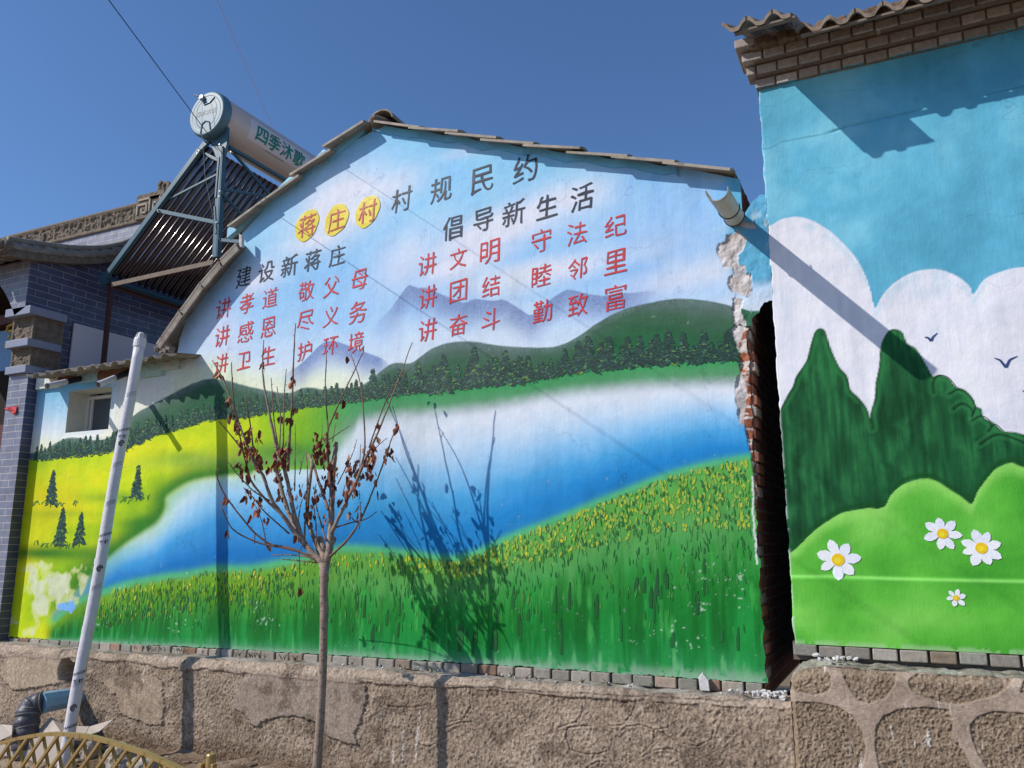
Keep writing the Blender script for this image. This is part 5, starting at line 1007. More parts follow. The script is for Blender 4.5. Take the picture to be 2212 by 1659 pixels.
# verge hood of clay tiles along the gable, curving up to the ridge
vp = [(-.46, 4.20), (-.30, 4.225), (-.1, 4.265), (.1, 4.31), (.3, 4.37), (.5, 4.445), (.7, 4.56), (.88, 4.70), (1.05, 4.86), (1.15, 4.95)]
vy = np.linspace(-.46, 1.15, 15); vz = np.interp(vy, [a for a, _ in vp], [b for _, b in vp])
for k in range(14):
    A = Vector((0, vy[k], vz[k])); B = Vector((0, vy[k + 1], vz[k + 1])); d = (B - A); mb = MB(); P = []
    prof = [(GX + .10 - .055 + .055 * math.cos(t), .055 * math.sin(t)) for t in np.linspace(-.5, math.pi + .5, 10)]
    a0 = [(x_, A.y - .02, A.z + v_ + .01) for x_, v_ in prof]; b0 = [(x_, B.y + .02, B.z + v_ * .86 + .0) for x_, v_ in prof]; k0 = len(mb.v); mb.v += a0 + b0; n_ = len(prof)
    for i in range(n_ - 1): mb.face((k0 + i, k0 + i + 1, k0 + n_ + i + 1, k0 + n_ + i))
    mb.face([k0 + i for i in range(n_)]); mb.face([k0 + n_ + i for i in range(n_)]); mb.build('verge_tile', M['rooftile'], gate)
mb = MB()
for k in range(14):
    mb.prism([(GX, vy[k], vz[k] - .01), (GX, vy[k + 1], vz[k + 1] - .01), (GX, vy[k + 1], vz[k + 1] - .09), (GX, vy[k], vz[k] - .09)], (.085, 0, 0))
mb.build('verge_board', M['carved'], gate)
mb = MB(); mb.tube([(GX + .045, vy[k], vz[k] + .075) for k in range(15)], .03, 8); mb.build('verge_roll', M['rooftile'], gate, smooth=True)
mb = MB(); n_ = 14
for k in range(14):
    mb.prism([(GX + .02, vy[k], vz[k]), (GX + .02, vy[k + 1], vz[k + 1]), (GX + .02, vy[k + 1], vz[k + 1] + .03), (GX + .02, vy[k], vz[k] + .03)], (-2.6, 0, 0))
mb.build('roof_slope', M['rooftile'], gate)
mb = MB(); q = at(*C3(60, 230), -.46); mb.tube([(GX + .05, -.47, 4.21), (GX - .12, -.49, 4.22), (GX - .3, -.5, 4.2), (GX - .5, -.5, 4.19)], [.05, .06, .045, .04], 10); mb.tube([(GX + .04, -.5, 4.20), (GX + .04, -.44, 4.20)], .065, 12); mb.build('eave_ornament', M['carved'], gate, smooth=True)
mb = MB()
for k in range(10): mb.tube([(GX - .1 - k * .16, -.5, 4.17), (GX - .1 - k * .16, -.2, 4.24)], .045, 8)
mb.build('eave_tile_ends', M['rooftile'], gate)
# ridge: brick base, ornate band, finial
RY = 1.02
mb = MB(); mb.box((GX - 1.3, RY + .1, 4.86), (2.6, .2, .36)); mb.build('ridge_base', M['slatef'], gate)
mb = MB(); random.seed(4)
for k in range(4): mb.box((GX - .55 - k * .13, RY - .01, 4.79 - .012 * (k % 2)), (.12, .04, .07), (*(L(160, 100, 66) * random.uniform(.8, 1.2)), 1))
mb.build('broken_bricks', M['brickc'], gate, bevel=.008)
zr0 = 5.03; ns, nv = 420, 22
Ur, Vr = np.meshgrid(np.linspace(0, 1, ns), np.linspace(0, 1, nv)); Xg = GX + .0 - .05 - 2.5 * (1 - Ur); Zg = zr0 + Vr * .20
ph = np.mod((Xg - GX) / .26, 1); fl = (fbm(Xg * 26, Zg * 26, 310, 3) - .4) * .06; fr_ = ((Vr < .14) | (Vr > .86)) * 1.0; sep = ((ph < .10)) * 1.0; dep_ = np.where(fr_ > 0, .02, np.where(sep > 0, .015, fl))
gridmesh('ridge_band', Xg, RY - dep_, Zg, None, M['carved'], gate)
mb = MB(); mb.box((GX - 1.3, RY + .10, zr0 + .1), (2.5, .17, .2)); mb.tube([(GX - 2.55, RY + .06, zr0 + .225), (GX - .05, RY + .06, zr0 + .225)], .04, 10); mb.tube([(GX - 2.55, RY - .01, zr0 + .2), (GX - .05, RY - .01, zr0 + .2)], .016, 8); mb.tube([(GX - 2.55, RY - .01, zr0 - .0), (GX - .05, RY - .01, zr0 - .0)], .016, 8); mb.build('ridge_roll', M['carved'], gate)
# end block with key pattern and scroll finial
e0 = at(*C1(905, 1000), RY - .05); e1 = at(*C1(1060, 880), RY - .05); mb = MB(); W_ = e1[0] - e0[0]; mb.box(((e0[0] + e1[0]) / 2 + .02, RY + .06, zr0 + .14), (W_ + .08, .22, .28)); mb.build('ridge_end', M['carved'], gate, bevel=.006)
mb = MB(); x0, z0, w_, h_ = e0[0] + .02, zr0 + .04, W_ - .0, .19; yk = RY - .055
key = [[(0, .05), (0, .6), (.42, .6), (.42, .1), (.2, .1), (.2, .35)], [(.55, .1), (.55, .9), (1, .9), (1, .1), (.72, .1), (.72, .55), (.86, .55)], [(0, .9), (1, .9)]]
for P in key:
    for i in range(len(P) - 1): mb.bar((x0 + P[i][0] * w_, yk, z0 + P[i][1] * h_), (x0 + P[i + 1][0] * w_, yk, z0 + P[i + 1][1] * h_), .02, .018, upv=(0, 1, 0))
mb.build('key_pattern', M['tile'], gate)
f = at(*C1(1075, 815), RY); mb = MB(); sp_ = [(f[0] + .085 * (1 - t * .72) * math.cos(2.2 + t * 8.5), RY + .05, f[2] + .085 * (1 - t * .72) * math.sin(2.2 + t * 8.5)) for t in np.linspace(0, 1, 40)]
mb.tube(sp_, [.036 - .02 * t for t in np.linspace(0, 1, 40)], 8); mb.tube([(f[0] + .05, RY + .05, f[2] - .2), (f[0] + .04, RY + .05, f[2] - .1), (f[0] - .03, RY + .05, f[2] - .06)], [.07, .06, .04], 8); mb.tube([(f[0], RY + .05, f[2]), (f[0] + .01, RY + .1, f[2])], .06, 12); mb.build('scroll_finial', M['carved'], gate, smooth=True)
# white board leaning on the side wall
bo = atx(*C3(620, 812), GX + .03); bt = atx(*C3(575, 1180), GX + .03); br_ = atx(*C3(1290, 1000), GX + .03)
mb = MB(); mb.prism([(GX + .03, bo[1], bo[2]), (GX + .03, br_[1] + .3, bo[2]), (GX + .03, br_[1] + .3, 2.9), (GX + .03, bt[1], 2.9)], (-.02, 0, 0)); tag(mb.build('white_board', M['panelw'], bevel=.003), 'plain white board standing against the dark slate side wall', 'board')
# red pennant on the pillar
P = [at(*q, -.115) for q in pts(CP_, (40, 1435), (130, 1420), (215, 1402), (215, 1480), (190, 1525), (165, 1510), (135, 1470), (90, 1455))]
mb = MB(); mb.prism([(p[0], -.107 - .01 * (i % 2), p[2]) for i, p in enumerate(P)], (0, -.002, 0)); tag(mb.build('red_pennant', M['redcloth']), 'small torn red paper pennant stuck on the slate pillar', 'pennant')

# ------------------------------------------------------------------ leaning white vent pipe
vent = thing('vent_pipe', 'tall leaning white plastic vent pipe in front of the shed', 'pipe', (-5.7, -.5, 0))
top = Vector(at(303, 735, -.40)); bot = Vector(at(140, 1640, -.70)); d_ = bot - top
bot2 = bot + d_ * .12; vr = .0395
mb = MB(); path = [top + d_ * t for t in np.linspace(.012, 1.12, 30)]; path = [p + Vector((.006 * math.sin(i * .5), 0, 0)) for i, p in enumerate(path)]; mb.tube(path, vr, 20); mb.build('pipe', M['pvc'], vent, smooth=True)
ud = -d_.normalized(); mb = MB(); mb.tube([top + ud * t for t in (-.06, -.058, 0, .012, .016, .05, .062, .064)], [vr * 1.0, vr * 1.16, vr * 1.16, vr * 1.1, vr * .98, vr * .80, vr * .45, .002], 20); cp_ = mb.build('vent_cap', M['pvc'], vent)
mb = MB()
for k in range(8):
    a = 2 * math.pi * k / 8; rr_ = lambda s: vr * s
    mb.bar(top + ud * .016 + Vector((math.cos(a), math.sin(a), 0)) * vr * 1.0, top + ud * .052 + Vector((math.cos(a), math.sin(a), 0)) * vr * .82, .006, .006)
sl_ = mb.build('cap_slots', M['greyprint'], None); sl_.parent = cp_; sl_.matrix_parent_inverse = cp_.matrix_world.inverted()
for t in (.175, .565, .72):
    mb = MB(); p = top + d_ * t; mb.tube([p + ud * .02, p - ud * .02], vr * 1.03, 18); mb.build('pipe_joint', M['pvc'], vent, smooth=False)
rgt = Vector((math.cos(.9), math.sin(.9) * .0, 0)); cdir = (Vector(CAMP) - top); cdir.z = 0; cdir.normalize(); sidev = Vector((-cdir.y, cdir.x, 0))
def onpipe(t, u, v):                                           # u round the pipe, v along it
    a = u / vr; p = top + d_ * t + ud * v + Vector((.006 * math.sin(t * 13), 0, 0)); return tuple(p + (cdir * math.cos(a) + sidev * math.sin(a)) * (vr * 1.035))
bpy.context.view_layer.update()
def txt3(txt, size, t, rot, parent, name='pipe_print'):
    ca, sa = math.cos(rot), math.sin(rot); return caption(txt, size, lambda u, v: onpipe(t, u * ca - v * sa, u * sa + v * ca), M['ink'], name, parent, .02)
for t in (.24, .50, .815, .93): txt3('KANGREI', .026, t, .28, vent); txt3('管材', .03, t + .018, .2, vent)
for t in (.155, .335, .43, .63, .845):
    mb = MB()
    for i in range(8):
        for j in range(3): mb.tube([onpipe(t, -.03 + i * .008, j * .012 + i * .003), onpipe(t, -.026 + i * .008, j * .012 + i * .003)], .002, 4)
    mb.build('dot_print', M['ink'], vent)
for t in (.275, .58, .89):
    mb = MB(); mb.tube([onpipe(t, .018 * math.cos(a), .02 * math.sin(a)) for a in np.linspace(0, 5.2, 18)], .004, 5); mb.tube([onpipe(t, .008 * math.cos(a), .009 * math.sin(a)) for a in np.linspace(0, 6, 10)], .0035, 5); mb.build('round_emblem', M['ink'], vent)

# ------------------------------------------------------------------ drain outlet: blue sleeve and black wrapped elbow
dr_ = thing('drain_outlet', 'blue plastic drain sleeve ending in a black wrapped elbow, low at left', 'pipe', (-6, -.4, 0))
s0, s1 = Vector(at(*CL(1330, 520), -.12)), Vector(at(*CL(640, 640), -.46)); u_ = (s1 - s0).normalized()
mb = MB(); rr = .072; prof = [(math.cos(a) * (1.0 if abs(math.sin(a)) < .8 else .95), math.sin(a)) for a in np.linspace(0, 2 * math.pi, 8, endpoint=False)]
mb.tube([s0, s0 + (s1 - s0) * .35, s0 + (s1 - s0) * .7, s1], [rr * 1.0, rr * .98, rr * 1.04, rr * 1.06], 9); mb.build('blue_sleeve', M['bluepipe'], dr_)
E = [Vector(at(*CL(x_, y_), yy)) for x_, y_, yy in ((700, 630, -.44), (560, 640, -.47), (470, 720, -.50), (430, 860, -.52), (420, 1020, -.53), (400, 1180, -.54), (390, 1400, -.54))]
E2 = []
for i in range(len(E) - 1):
    for k in range(5): E2.append(E[i].lerp(E[i + 1], k / 5))
rad = [.066 + .012 * abs(math.sin(i * .62)) + .012 * min(1, i / 18) for i in range(len(E2))]
mb = MB(); mb.tube(E2, rad, 18); mb.build('wrapped_elbow', M['blackbag'], dr_, smooth=True)
mb = MB()
for i in (1, 6, 11, 14, 20):
    c_ = E2[i]; tg = (E2[i + 1] - E2[i - 1]).normalized(); a1 = tg.orthogonal().normalized(); a2 = tg.cross(a1); tilt = random.uniform(-.02, .02)
    mb.tube([c_ + (a1 * math.cos(a) + a2 * math.sin(a)) * (rad[i] + .004) + tg * tilt * math.cos(a) for a in np.linspace(0, 2 * math.pi, 24)], .0025, 5)
mb.build('tie_string', M['greywire'], dr_)

# ------------------------------------------------------------------ sheets and boulders behind the fence
def sheet(name, P, th, label, sub=10):
    """bent sheet through a 2 x n set of points"""
    mb = MB(); n = len(P[0])
    A = [Vector(p) for p in P[0]]; B = [Vector(p) for p in P[1]]
    for i in range(n - 1): mb.poly([A[i], A[i + 1], B[i + 1], B[i]])
    o = mb.build(name, M['sheet']); s_ = o.modifiers.new('solid', 'SOLIDIFY'); s_.thickness = th; return tag(o, label, 'sheet')
sheet('scrap_sheet', ([at(*CL(x_, y_), -.56) for x_, y_ in ((-200, 1330), (0, 1290), (300, 1230), (700, 1170), (1010, 1150))], [at(*CL(x_, y_), -.60) for x_, y_ in ((-200, 2200), (0, 2000), (300, 1900), (700, 1700), (950, 1580))]), .004, 'large pale curved sheet standing right behind the gold fence')
sheet('scrap_sheet', ([at(*CL(x_, y_), yy) for x_, y_, yy in ((560, 1130, -.5), (800, 860, -.42), (1040, 1000, -.40), (1400, 1010, -.38), (1780, 895, -.36))], [at(*CL(x_, y_), yy) for x_, y_, yy in ((520, 1300, -.55), (760, 1230, -.55), (1050, 1240, -.55), (1330, 1160, -.5), (1560, 1085, -.45))]), .003, 'crumpled pale sheet with a pointed right end behind the white vent pipe')
sheet('scrap_sheet', ([at(*CL(x_, y_), -.62) for x_, y_ in ((-80, 990), (40, 975), (200, 990))], [at(*CL(x_, y_), -.66) for x_, y_ in ((-80, 1260), (10, 1225), (190, 1140))]), .003, 'small bright white sheet beside the black wrapped elbow')
def boulder(px, py, Y, r, sc_, label, seed):
    p = at(px, py, Y); bm = bmesh.new(); bmesh.ops.create_icosphere(bm, subdivisions=4, radius=r)
    for v in bm.verts:
        q = v.co / r; n = (float(fbm(q.x * 1.4 + seed, q.z * 1.4 + q.y, 400, 4)) - .5) * .7 + (float(vn(q.x * 3 + seed, q.y * 3 + q.z * 2, 401)) - .5) * .25; v.co = Vector((q.x * sc_[0], q.y * sc_[1], q.z * sc_[2])) * r * (1 + n) + Vector(p)
    me = bpy.data.meshes.new('boulder'); bm.to_mesh(me); bm.free(); me.materials.append(M['stone']); o = bpy.data.objects.new('boulder', me); COL.objects.link(o); return tag(o, label, 'rock', 'rocks behind the fence')
boulder(*C4(1060, 1420), -.7, .10, (1.1, .8, .9), 'pale boulder behind the fence right of the vent pipe', 3)
boulder(*C4(1270, 1500), -.8, .09, (1.2, .8, .8), 'flatter pale boulder behind the right end of the arched fence', 8)
boulder(*C4(790, 1330), -.45, .08, (.8, .8, 1.3), 'dull rock at the plinth foot behind the vent pipe', 12)

# ------------------------------------------------------------------ gold lattice fence
FY = -1.15
fence = thing('garden_fence', 'low gold painted lattice fence panel with an arched top rail', 'fence', (-4.2, FY, 0))
rail = [(-60, 1622)] + [(0, 1606)] + [CL(300, 1192), CL(600, 1140), CL(850, 1122), CL(1050, 1128), CL(1300, 1150), CL(1500, 1185), CL(1750, 1250), CL(1966, 1325)] + [C4(1300, 1360), C4(1440, 1425), C4(1580, 1490), (440, 1690)]
Rp = [Vector(at(*p, FY)) for p in rail]; 
mb = MB()
for i in range(len(Rp) - 1): mb.bar(Rp[i] + (Rp[i] - Rp[i + 1]).normalized() * .004, Rp[i + 1], .035, .02, upv=(0, 0, 1))
mb.build('arched_rail', M['gold'], fence)
zra = lambda x_: float(np.interp(x_, [p.x for p in Rp], [p.z for p in Rp]))
xa, xb_ = Rp[0].x, Rp[-1].x; zlow = -.05
for k in range(26):
    for sgn, tn, y_, wb in ((1, 1.15, FY - .010, .016), (-1, 2.3, FY + .012, .014)):
        x0 = xa - .5 + k * .122; xs_ = np.linspace(0, .9, 300); X_ = x0 + sgn * xs_ / tn + (.4 if sgn < 0 else 0); Z_ = zlow + xs_
        ins = [(a, b) for a, b in zip(X_, Z_) if xa < a < xb_ and b < zra(a) - .004]
        if len(ins) > 20: mb = MB(); mb.bar((ins[0][0], y_, ins[0][1]), (ins[-1][0], y_, ins[-1][1]), wb, wb, upv=(0, 1, 0)); mb.build('lattice_bar', M['gold'], fence)
mb = MB(); mb.bar((xa, FY, zlow), (xb_ + .25, FY, zlow), .03, .02); mb.build('bottom_rail', M['gold'], fence)
pp = at(*C4(1870, 1360), FY); fp = thing('fence_post', 'short gold fence post with a domed cap and two flat clips', 'post', (pp[0], FY, 0), None)
mb = MB(); mb.tube([(pp[0], FY, -.1), (pp[0], FY, pp[2] - .006), (pp[0], FY, pp[2])], [.026, .026, .022], 18); mb.build('tube', M['gold'], fp)
for (a, sx_) in ((C4(1803, 1440), -1), (C4(1905, 1445), 1)):
    q = at(*a, FY - .01); mb = MB(); mb.box((q[0], FY - .02, q[2] - .15), (.018, .03, .30)); mb.build('clip', M['gold'], fp, bevel=.003)

# ------------------------------------------------------------------ young fruit tree with dead leaves
TP = -.63
tree = thing('young_tree', 'bare young fruit tree with shrivelled brown leaves, standing before the mural', 'tree', tuple(at(690, 1659, TP)))
mpx = .0018
def tp_(c, y): return Vector(at(*c, y))
tr_ = [C7b(757, 95), C7b(755, 200), C7b(752, 330), C7b(757, 450), C7b(752, 600), C7b(748, 800), C7b(742, 1000), C7b(728, 1250), C7b(712, 1480), C7b(700, 1660)]
P = [tp_(c, TP) for c in tr_]; P.append(P[-1] + (P[-1] - P[-2]) * 1.2); P = [p for p in P]
def mw(c, y): a = at(c[0] + 5, c[1], y); b = at(c[0] - 5, c[1], y); return (Vector(a) - Vector(b)).length / 10
w0 = mw(tr_[3], TP)
mb = MB(); rads = [12.5, 9.4, 8.8, 9.6, 8.6, 8.6, 8.6, 9, 9.4, 9.8, 10.5]; mb.tube(P, [q * w0 * .80 for q in rads], 16); tk2 = mb.build('trunk', M['bark'], tree, smooth=True)
BR = [  # points in the picture of the tree, radius at foot and tip (px), lean of the tip towards (+) or away from (-) the wall
    ([(745, 1440), (660, 1360), (615, 1290), (560, 1110), (520, 900), (470, 780), (440, 640), (400, 440), (375, 290), (383, 90)], 7.5, 1.3, .15),
    ([(640, 1330), (560, 1240), (500, 1150), (430, 1060), (380, 900), (330, 850), (290, 740), (215, 540), (150, 340), (75, 215)], 6, 1.2, -.15),
    ([(500, 1150), (400, 1060), (300, 940), (260, 760), (225, 600), (200, 440), (190, 225)], 3, 1.0, .1),
    ([(720, 1430), (560, 1345), (430, 1330), (330, 1260), (240, 1150), (150, 1030), (100, 920), (115, 870)], 3, 1.0, -.3),
    ([(690, 1400), (540, 1350), (380, 1325), (260, 1275), (190, 1230), (150, 1150), (135, 1110)], 2.4, .9, .3),
    ([(710, 1410), (560, 1385), (430, 1388)], 1.8, .8, -.1), ([(720, 1435), (590, 1422), (485, 1412)], 1.6, .7, -.25),
    ([(750, 1440), (715, 1350), (690, 1300)], 9, 6, -.06), ([(765, 1440), (790, 1340), (812, 1285)], 8, 5.5, .05),
    ([(750, 1440), (735, 1330), (722, 1290)], 11, 10, .05),
    ([(765, 1435), (790, 1250), (795, 1100), (800, 900), (812, 800), (820, 710)], 9, 6.5, .1),
    ([(795, 1100), (780, 900), (775, 800), (770, 600), (755, 400), (763, 165)], 3.4, 1.1, .30),
    ([(760, 1420), (690, 1300), (640, 1150), (660, 950), (680, 830), (655, 785)], 6, 4, .05), ([(775, 1115), (740, 1010), (700, 900), (685, 840)], 4, 3.4, .05),
    ([(770, 800), (760, 650), (830, 490), (880, 380), (940, 260), (990, 150)], 2.8, 1.0, .40),
    ([(960, 900), (1000, 750), (985, 500), (965, 330), (910, 180)], 2.6, 1.0, .42),
    ([(790, 1260), (870, 1090), (950, 930), (1000, 800), (1050, 700), (1110, 560), (1190, 350), (1280, 105)], 5.5, 1.1, .36),
    ([(1020, 740), (1060, 620), (1130, 430), (1200, 330), (1270, 260)], 2.2, .8, .15),
    ([(780, 1400), (870, 1320), (940, 1230), (1000, 1110), (1060, 960), (1110, 820), (1150, 700), (1195, 600)], 3.6, 1.0, .1),
    ([(810, 1225), (900, 1195), (1000, 1175), (1070, 1125)], 2.2, .8, -.3),
    ([(530, 880), (540, 700), (560, 400), (565, 150), (578, -10)], 3.6, 1.2, .12),
    ([(485, 800), (450, 620), (440, 500), (430, 320)], 2, .9, -.3), ([(500, 740), (505, 550), (510, 400), (520, 265)], 2, .9, .2), ([(480, 760), (488, 550), (465, 370)], 1.6, .8, .0),
    ([(630, 1290), (640, 1050), (650, 900), (640, 760)], 2.4, 1, -.3), ([(640, 1340), (590, 1240), (530, 1130), (490, 990), (460, 880), (450, 785)], 6.5, 5, .02),
    ([(330, 860), (310, 640), (290, 520), (275, 420)], 2, .8, -.2), ([(270, 780), (200, 680), (130, 600), (110, 580)], 1.6, .7, -.1),
    ([(420, 1060), (330, 1010), (250, 930), (170, 830)], 1.8, .7, .2), ([(540, 1260), (470, 1200), (380, 1120), (320, 1040), (260, 980)], 2, .8, -.35),
    ([(870, 1090), (920, 1000), (960, 900), (970, 720)], 2, .8, -.2), ([(1000, 800), (1060, 740), (1130, 680)], 1.5, .6, .1), ([(830, 960), (880, 860), (930, 760), (945, 690)], 1.6, .6, -.3),
    ([(800, 700), (820, 590)], 1.3, .6, .1), ([(780, 690), (840, 650), (900, 610)], 1.3, .6, -.1), ([(570, 1000), (575, 850), (575, 600)], 1.6, .7, -.2), ([(735, 680), (735, 590)], 1.2, .6, 0), ([(600, 900), (630, 770)], 1.2, .6, -.1),
    ([(640, 1300), (600, 1350), (600, 1470), (605, 1600)], 1.2, .7, -.25), ([(700, 1330), (700, 1200), (690, 1100)], 2, 1, -.2), ([(760, 1300), (730, 1200), (690, 1050), (700, 960)], 2.4, 1, .2), ([(590, 1230), (600, 1100), (640, 1000)], 2, .8, .2), ([(960, 1230), (970, 1100), (960, 1000)], 1.4, .6, -.2), ([(400, 1330), (380, 1200), (330, 1080)], 1.4, .6, -.1), ([(330, 1320), (330, 1250)], 1, .6, 0)]
random.seed(17); nodes = []
base_y = 1440
def lean_at(y, ln): return TP + ln * max(0, (base_y - y) / 1300.0) ** .9
for P_, r0, r1, ln in BR:
    ln = float(np.clip(-.36 + (P_[-1][0] - 180) / 420 * .66, -.36, .30)) + random.uniform(-.06, .06)
    y0 = P_[0][1]; y1 = min(q[1] for q in P_); start = 0.0
    Q = []
    for i in range(len(P_) - 1):
        for k in range(4):
            t = k / 4; Q.append((P_[i][0] * (1 - t) + P_[i + 1][0] * t, P_[i][1] * (1 - t) + P_[i + 1][1] * t))
    Q.append(P_[-1]); n = len(Q); pts3 = []
    # smooth
    for _ in range(2): Q = [Q[0]] + [((Q[i - 1][0] + 2 * Q[i][0] + Q[i + 1][0]) / 4, (Q[i - 1][1] + 2 * Q[i][1] + Q[i + 1][1]) / 4) for i in range(1, n - 1)] + [Q[-1]]
    base_l = .12 * (base_y - y0) / 1300.0
    for i, (x_, y_) in enumerate(Q):
        f_ = i / (n - 1); g_ = (base_y - y0) / 1300; yy = TP + (P_[0][0] - 740) / 650 * .40 * min(1, g_ * 1.6) * (1 - f_) + ln * f_ * (1.0 if len(P_) > 3 else .6); j = random.uniform(-1.5, 1.5) if 0 < i else 0
        pts3.append(tp_(C4b(x_ + j, y_), yy))
    wq = mw(C4b(*Q[n // 2]), TP); mb = MB(); rr = [((r0 * (1 - i / (n - 1)) + r1 * i / (n - 1)) * .64 * (1 + .12 * math.sin(i * 2.1))) * wq + .0006 for i in range(n)]; mb.tube(pts3, rr, 7)
    for i in range(2, n - 1):                                   # buds
        if r1 < 2 and random.random() < .8:
            q = pts3[i]; dv = Vector((random.uniform(-1, 1), random.uniform(-.6, .6), random.uniform(.2, 1))).normalized(); mb.tube([q, q + dv * random.uniform(.008, .02)], [.0026, .0008], 4)
    mb.build('branch', M['bark'] if r0 > 4.5 else M['twig'], tree, smooth=True); nodes.append((pts3, rr))
LC = [(156, 82, 54), (128, 64, 46), (170, 98, 66), (108, 58, 44), (190, 138, 96), (140, 84, 62), (122, 58, 42)]
leafs = MB()
def leaf(p, s, dn=None):
    p = Vector(p); col = (*(L(*random.choice(LC)) * random.uniform(.8, 1.2)), 1)
    ax_ = Vector((random.uniform(-.45, .45), random.uniform(-.5, .5), random.uniform(-1.4, -.7))).normalized() if dn is None else Vector(dn); sd_ = ax_.cross(Vector((random.uniform(-1, 1), random.uniform(-1, 1), .2))).normalized(); up_ = ax_.cross(sd_)
    n_ = 6; fold = random.uniform(.3, .9); curl = random.uniform(-.5, .5); b0 = len(leafs.v); rows = []
    for i in range(n_ + 1):
        t = i / n_; wd = s * .26 * math.sin(math.pi * min(1, t * .92 + .06)) ** .8 * (1 + .15 * math.sin(i * 2 + s * 900)); c_ = p + ax_ * (s * t) + up_ * (curl * s * t * t) + sd_ * (.1 * s * math.sin(t * 3))
        rows.append((len(leafs.v), len(leafs.v) + 1, len(leafs.v) + 2)); leafs.v += [tuple(c_ - sd_ * wd + up_ * wd * fold), tuple(c_), tuple(c_ + sd_ * wd + up_ * wd * fold)]
    for i in range(n_):
        a, b_ = rows[i], rows[i + 1]; leafs.face((a[0], a[1], b_[1], b_[0]), col); leafs.face((a[1], a[2], b_[2], b_[1]), col)
CLU = [((290, 700), 20, 45), ((270, 880), 12, 35), ((340, 860), 10, 35), ((500, 790), 18, 40), ((735, 720), 22, 40), ((760, 800), 16, 35), ((790, 900), 14, 40), ((770, 960), 10, 40), ((1010, 850), 22, 45), ((940, 960), 16, 45), ((910, 850), 9, 28), ((1130, 780), 9, 28), ((560, 340), 3, 12), ((540, 580), 5, 15), ((170, 460), 4, 15), ((195, 540), 4, 15), ((215, 600), 5, 20), ((280, 1040), 6, 22), ((340, 1100), 8, 30), ((150, 1050), 5, 22), ((165, 1250), 2, 8), ((600, 1040), 10, 45), ((700, 1030), 6, 22), ((760, 1180), 5, 25), ((905, 1160), 3, 10), ((670, 1130), 6, 25), ((440, 880), 6, 30), ((605, 1610), 5, 10), ((990, 145), 2, 6), ((885, 210), 1, 5), ((380, 240), 2, 10), ((110, 310), 2, 6), ((575, 1280), 2, 12), ((1080, 620), 2, 8), ((860, 480), 1, 5), ((830, 550), 2, 6), ((520, 1000), 8, 40), ((640, 1180), 4, 20), ((860, 1030), 8, 40), ((960, 1140), 3, 15), ((1190, 620), 2, 8), ((400, 1190), 2, 8), ((230, 650), 3, 12), ((1070, 1020), 1, 5), ((395, 1345), 1, 4), ((490, 570), 2, 6), ((580, 520), 2, 8), ((300, 780), 12, 30), ((480, 860), 8, 30), ((1030, 750), 8, 25), ((700, 780), 6, 25), ((930, 1010), 8, 25)]
allp = [p for P_, _ in nodes for p in P_]
random.seed(23)
for (x_, y_), n, sp_ in CLU:
    for k in range(int(n * 1.25 + .5)):
        cx_, cy_ = x_ + random.gauss(0, sp_ * .65), y_ + random.gauss(0, sp_ * .95); g = C4b(cx_, cy_); ref = min(allp, key=lambda p: (proj(p.x, p.y, p.z)[0] - g[0]) ** 2 + (proj(p.x, p.y, p.z)[1] - g[1]) ** 2) if k % 3 == 0 else ref
        yy = ref.y + random.gauss(0, .02); leaf(tp_(g, yy) + Vector((0, 0, .02)), random.uniform(.028, .062) * (1 if n > 3 else 1.1))
leafs.build('dry_leaves', M['leaf'], tree, recalc=False)

# ------------------------------------------------------------------ overhead wires
def wire_from(line, W, shadow_dir_px, label, name, m, rad, group=None, far=6.0):
    """line: two picture points of the wire; W: where it meets the plane of the wall; the shadow seen on the wall fixes its run"""
    A = np.array(at(*W)); S2 = np.array(at(*shadow_dir_px)); sdir = (S2 - A); best = None
    sv = np.array([SUN.x / SUN.y, 1.0, SUN.z / SUN.y])
    for Yk in np.linspace(-.3, -2.2, 300):
        C = at(line[0], line[1], Yk); S = C + sv * (-Yk); cr = (S[0] - A[0]) * sdir[2] - (S[2] - A[2]) * sdir[0]
        e = abs(cr) / np.linalg.norm(sdir)
        if best is None or e < best[0]: best = (e, C)
    C = best[1]; d = C - A; return A, C
A, C = wire_from((127 + 108, 0), (559, 438), (1200, 979), '', '', None, .003)
d = Vector(C) - Vector(A); mb = MB(); mb.tube([Vector(A) + d * t - Vector((0, 0, .0)) for t in np.linspace(0, 5, 30)], .0026, 6); tag(mb.build('overhead_wire', M['wire']), 'dark overhead wire running down to the left roof slope across the heater', 'wire')
A, C = wire_from((470, 0), (581, 257), (1100, 596), '', '', None, .003)
d = Vector(C) - Vector(A); mb = MB(); mb.tube([Vector(A) - d * .6 + Vector((0, 0, 0))] + [Vector(A) + d * t for t in np.linspace(0, 5, 30)], .0017, 6); tag(mb.build('overhead_wire', M['pinkwire']), 'thin pinkish overhead cord crossing the sky right of the tank cap', 'wire')
q = [at(*C1(1342, 225), HY - .06), at(*C1(1340, 470), HY - .10), at(*C1(1362, 760), HY - .10), at(*C1(1420, 1060), HY - .06), at(*C1(1465, 1200), HY - .05)]
mb = MB(); mb.tube(q, .0018, 5); tag(mb.build('loose_cord', M['greywire']), 'thin grey cord hanging from the tank cap down the heater frame', 'cord')

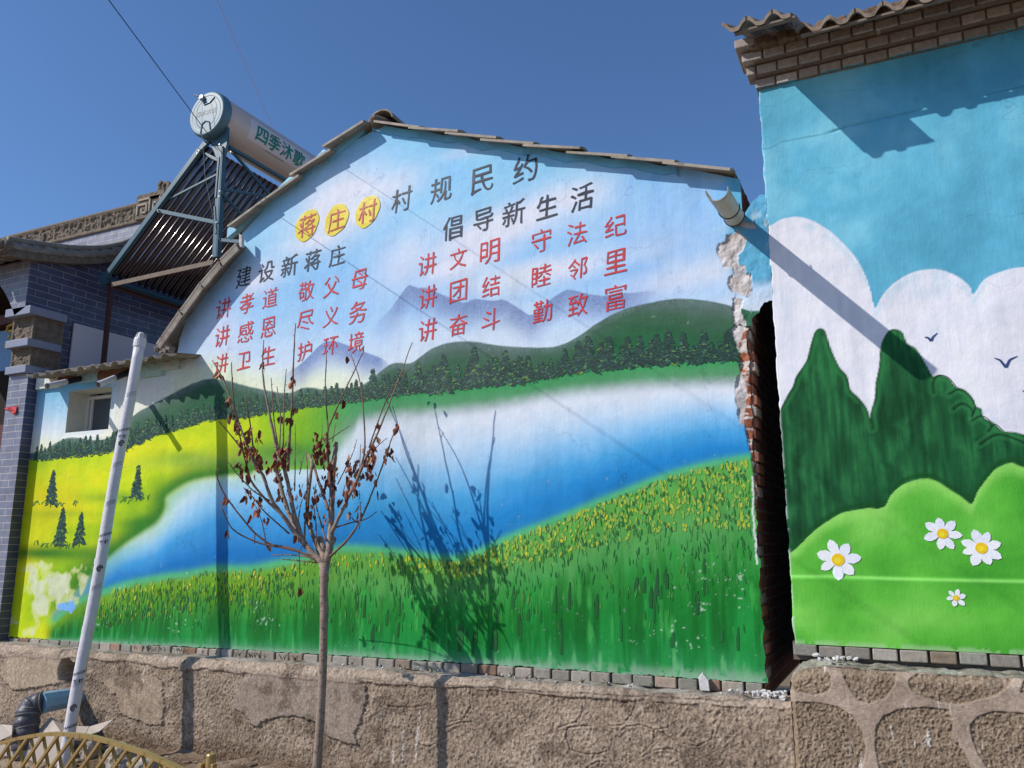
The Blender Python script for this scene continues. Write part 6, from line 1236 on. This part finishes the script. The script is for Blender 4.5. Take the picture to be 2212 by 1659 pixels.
# ------------------------------------------------------------------ ground
xg = np.concatenate([np.linspace(-60, -9, 20, endpoint=False), np.linspace(-9, 3, 260), np.linspace(3.5, 60, 20)]); yg = np.concatenate([np.linspace(-60, -3, 30, endpoint=False), np.linspace(-3, .3, 110), np.linspace(1, 60, 20)])
Xg, Yg = np.meshgrid(xg, yg); nr_ = fbm(Xg * 6, Yg * 6, 500, 5); near = ss(-3.2, -2.5, Yg) * ss(-9, -8, Xg)
Zg = (.20 + .04 * (Xg + 4.5) / 4) * ss(-1.0, -.35, Yg) * ss(-12, -8, Xg) * ss(8, 3, Xg) + (nr_ - .5) * .09 * near + (fbm(Xg * 25, Yg * 25, 501, 3) - .5) * .03 * near - .02
Zg = np.where(Yg > .05, -.05, Zg)
Cg = ramp(nr_, [(.3, (104, 84, 66)), (.5, (140, 118, 96)), (.7, (170, 150, 128))])
tag(gridmesh('ground', Xg, Yg, Zg, Cg, M['soil']), kind='structure')

mb = MB(); random.seed(61)
for k in range(420):
    x_ = random.uniform(-7.2, -.7); y_ = -.2 - abs(random.gauss(0, .45)); r_ = random.uniform(.006, .022) * (1.5 if random.random() < .1 else 1)
    i_, j_ = int(np.argmin(abs(yg - y_))), int(np.argmin(abs(xg - x_))); z_ = Zg[i_, j_]; cB = random.choice([L(150, 134, 116), L(126, 110, 94), L(176, 164, 148), L(110, 96, 82)])
    b0 = len(mb.v); n_ = 6
    for t_, rr_ in ((-.4, .8), (.25, 1), (.7, .55)):
        for q in range(n_): a_ = 2 * math.pi * q / n_ + t_; g_ = r_ * rr_ * random.uniform(.8, 1.2); mb.v.append((x_ + math.cos(a_) * g_ * 1.2, y_ + math.sin(a_) * g_, z_ + t_ * r_ * .8))
    for t_ in range(2):
        for q in range(n_): q2 = (q + 1) % n_; mb.face((b0 + t_ * n_ + q, b0 + t_ * n_ + q2, b0 + (t_ + 1) * n_ + q2, b0 + (t_ + 1) * n_ + q), (*cB, 1))
    mb.face([b0 + 2 * n_ + q for q in range(n_)], (*cB, 1))
tag(mb.build('pebbles', M['brickc']), 'scattered pebbles and clods along the foot of the plinth', 'gravel', kind='stuff')
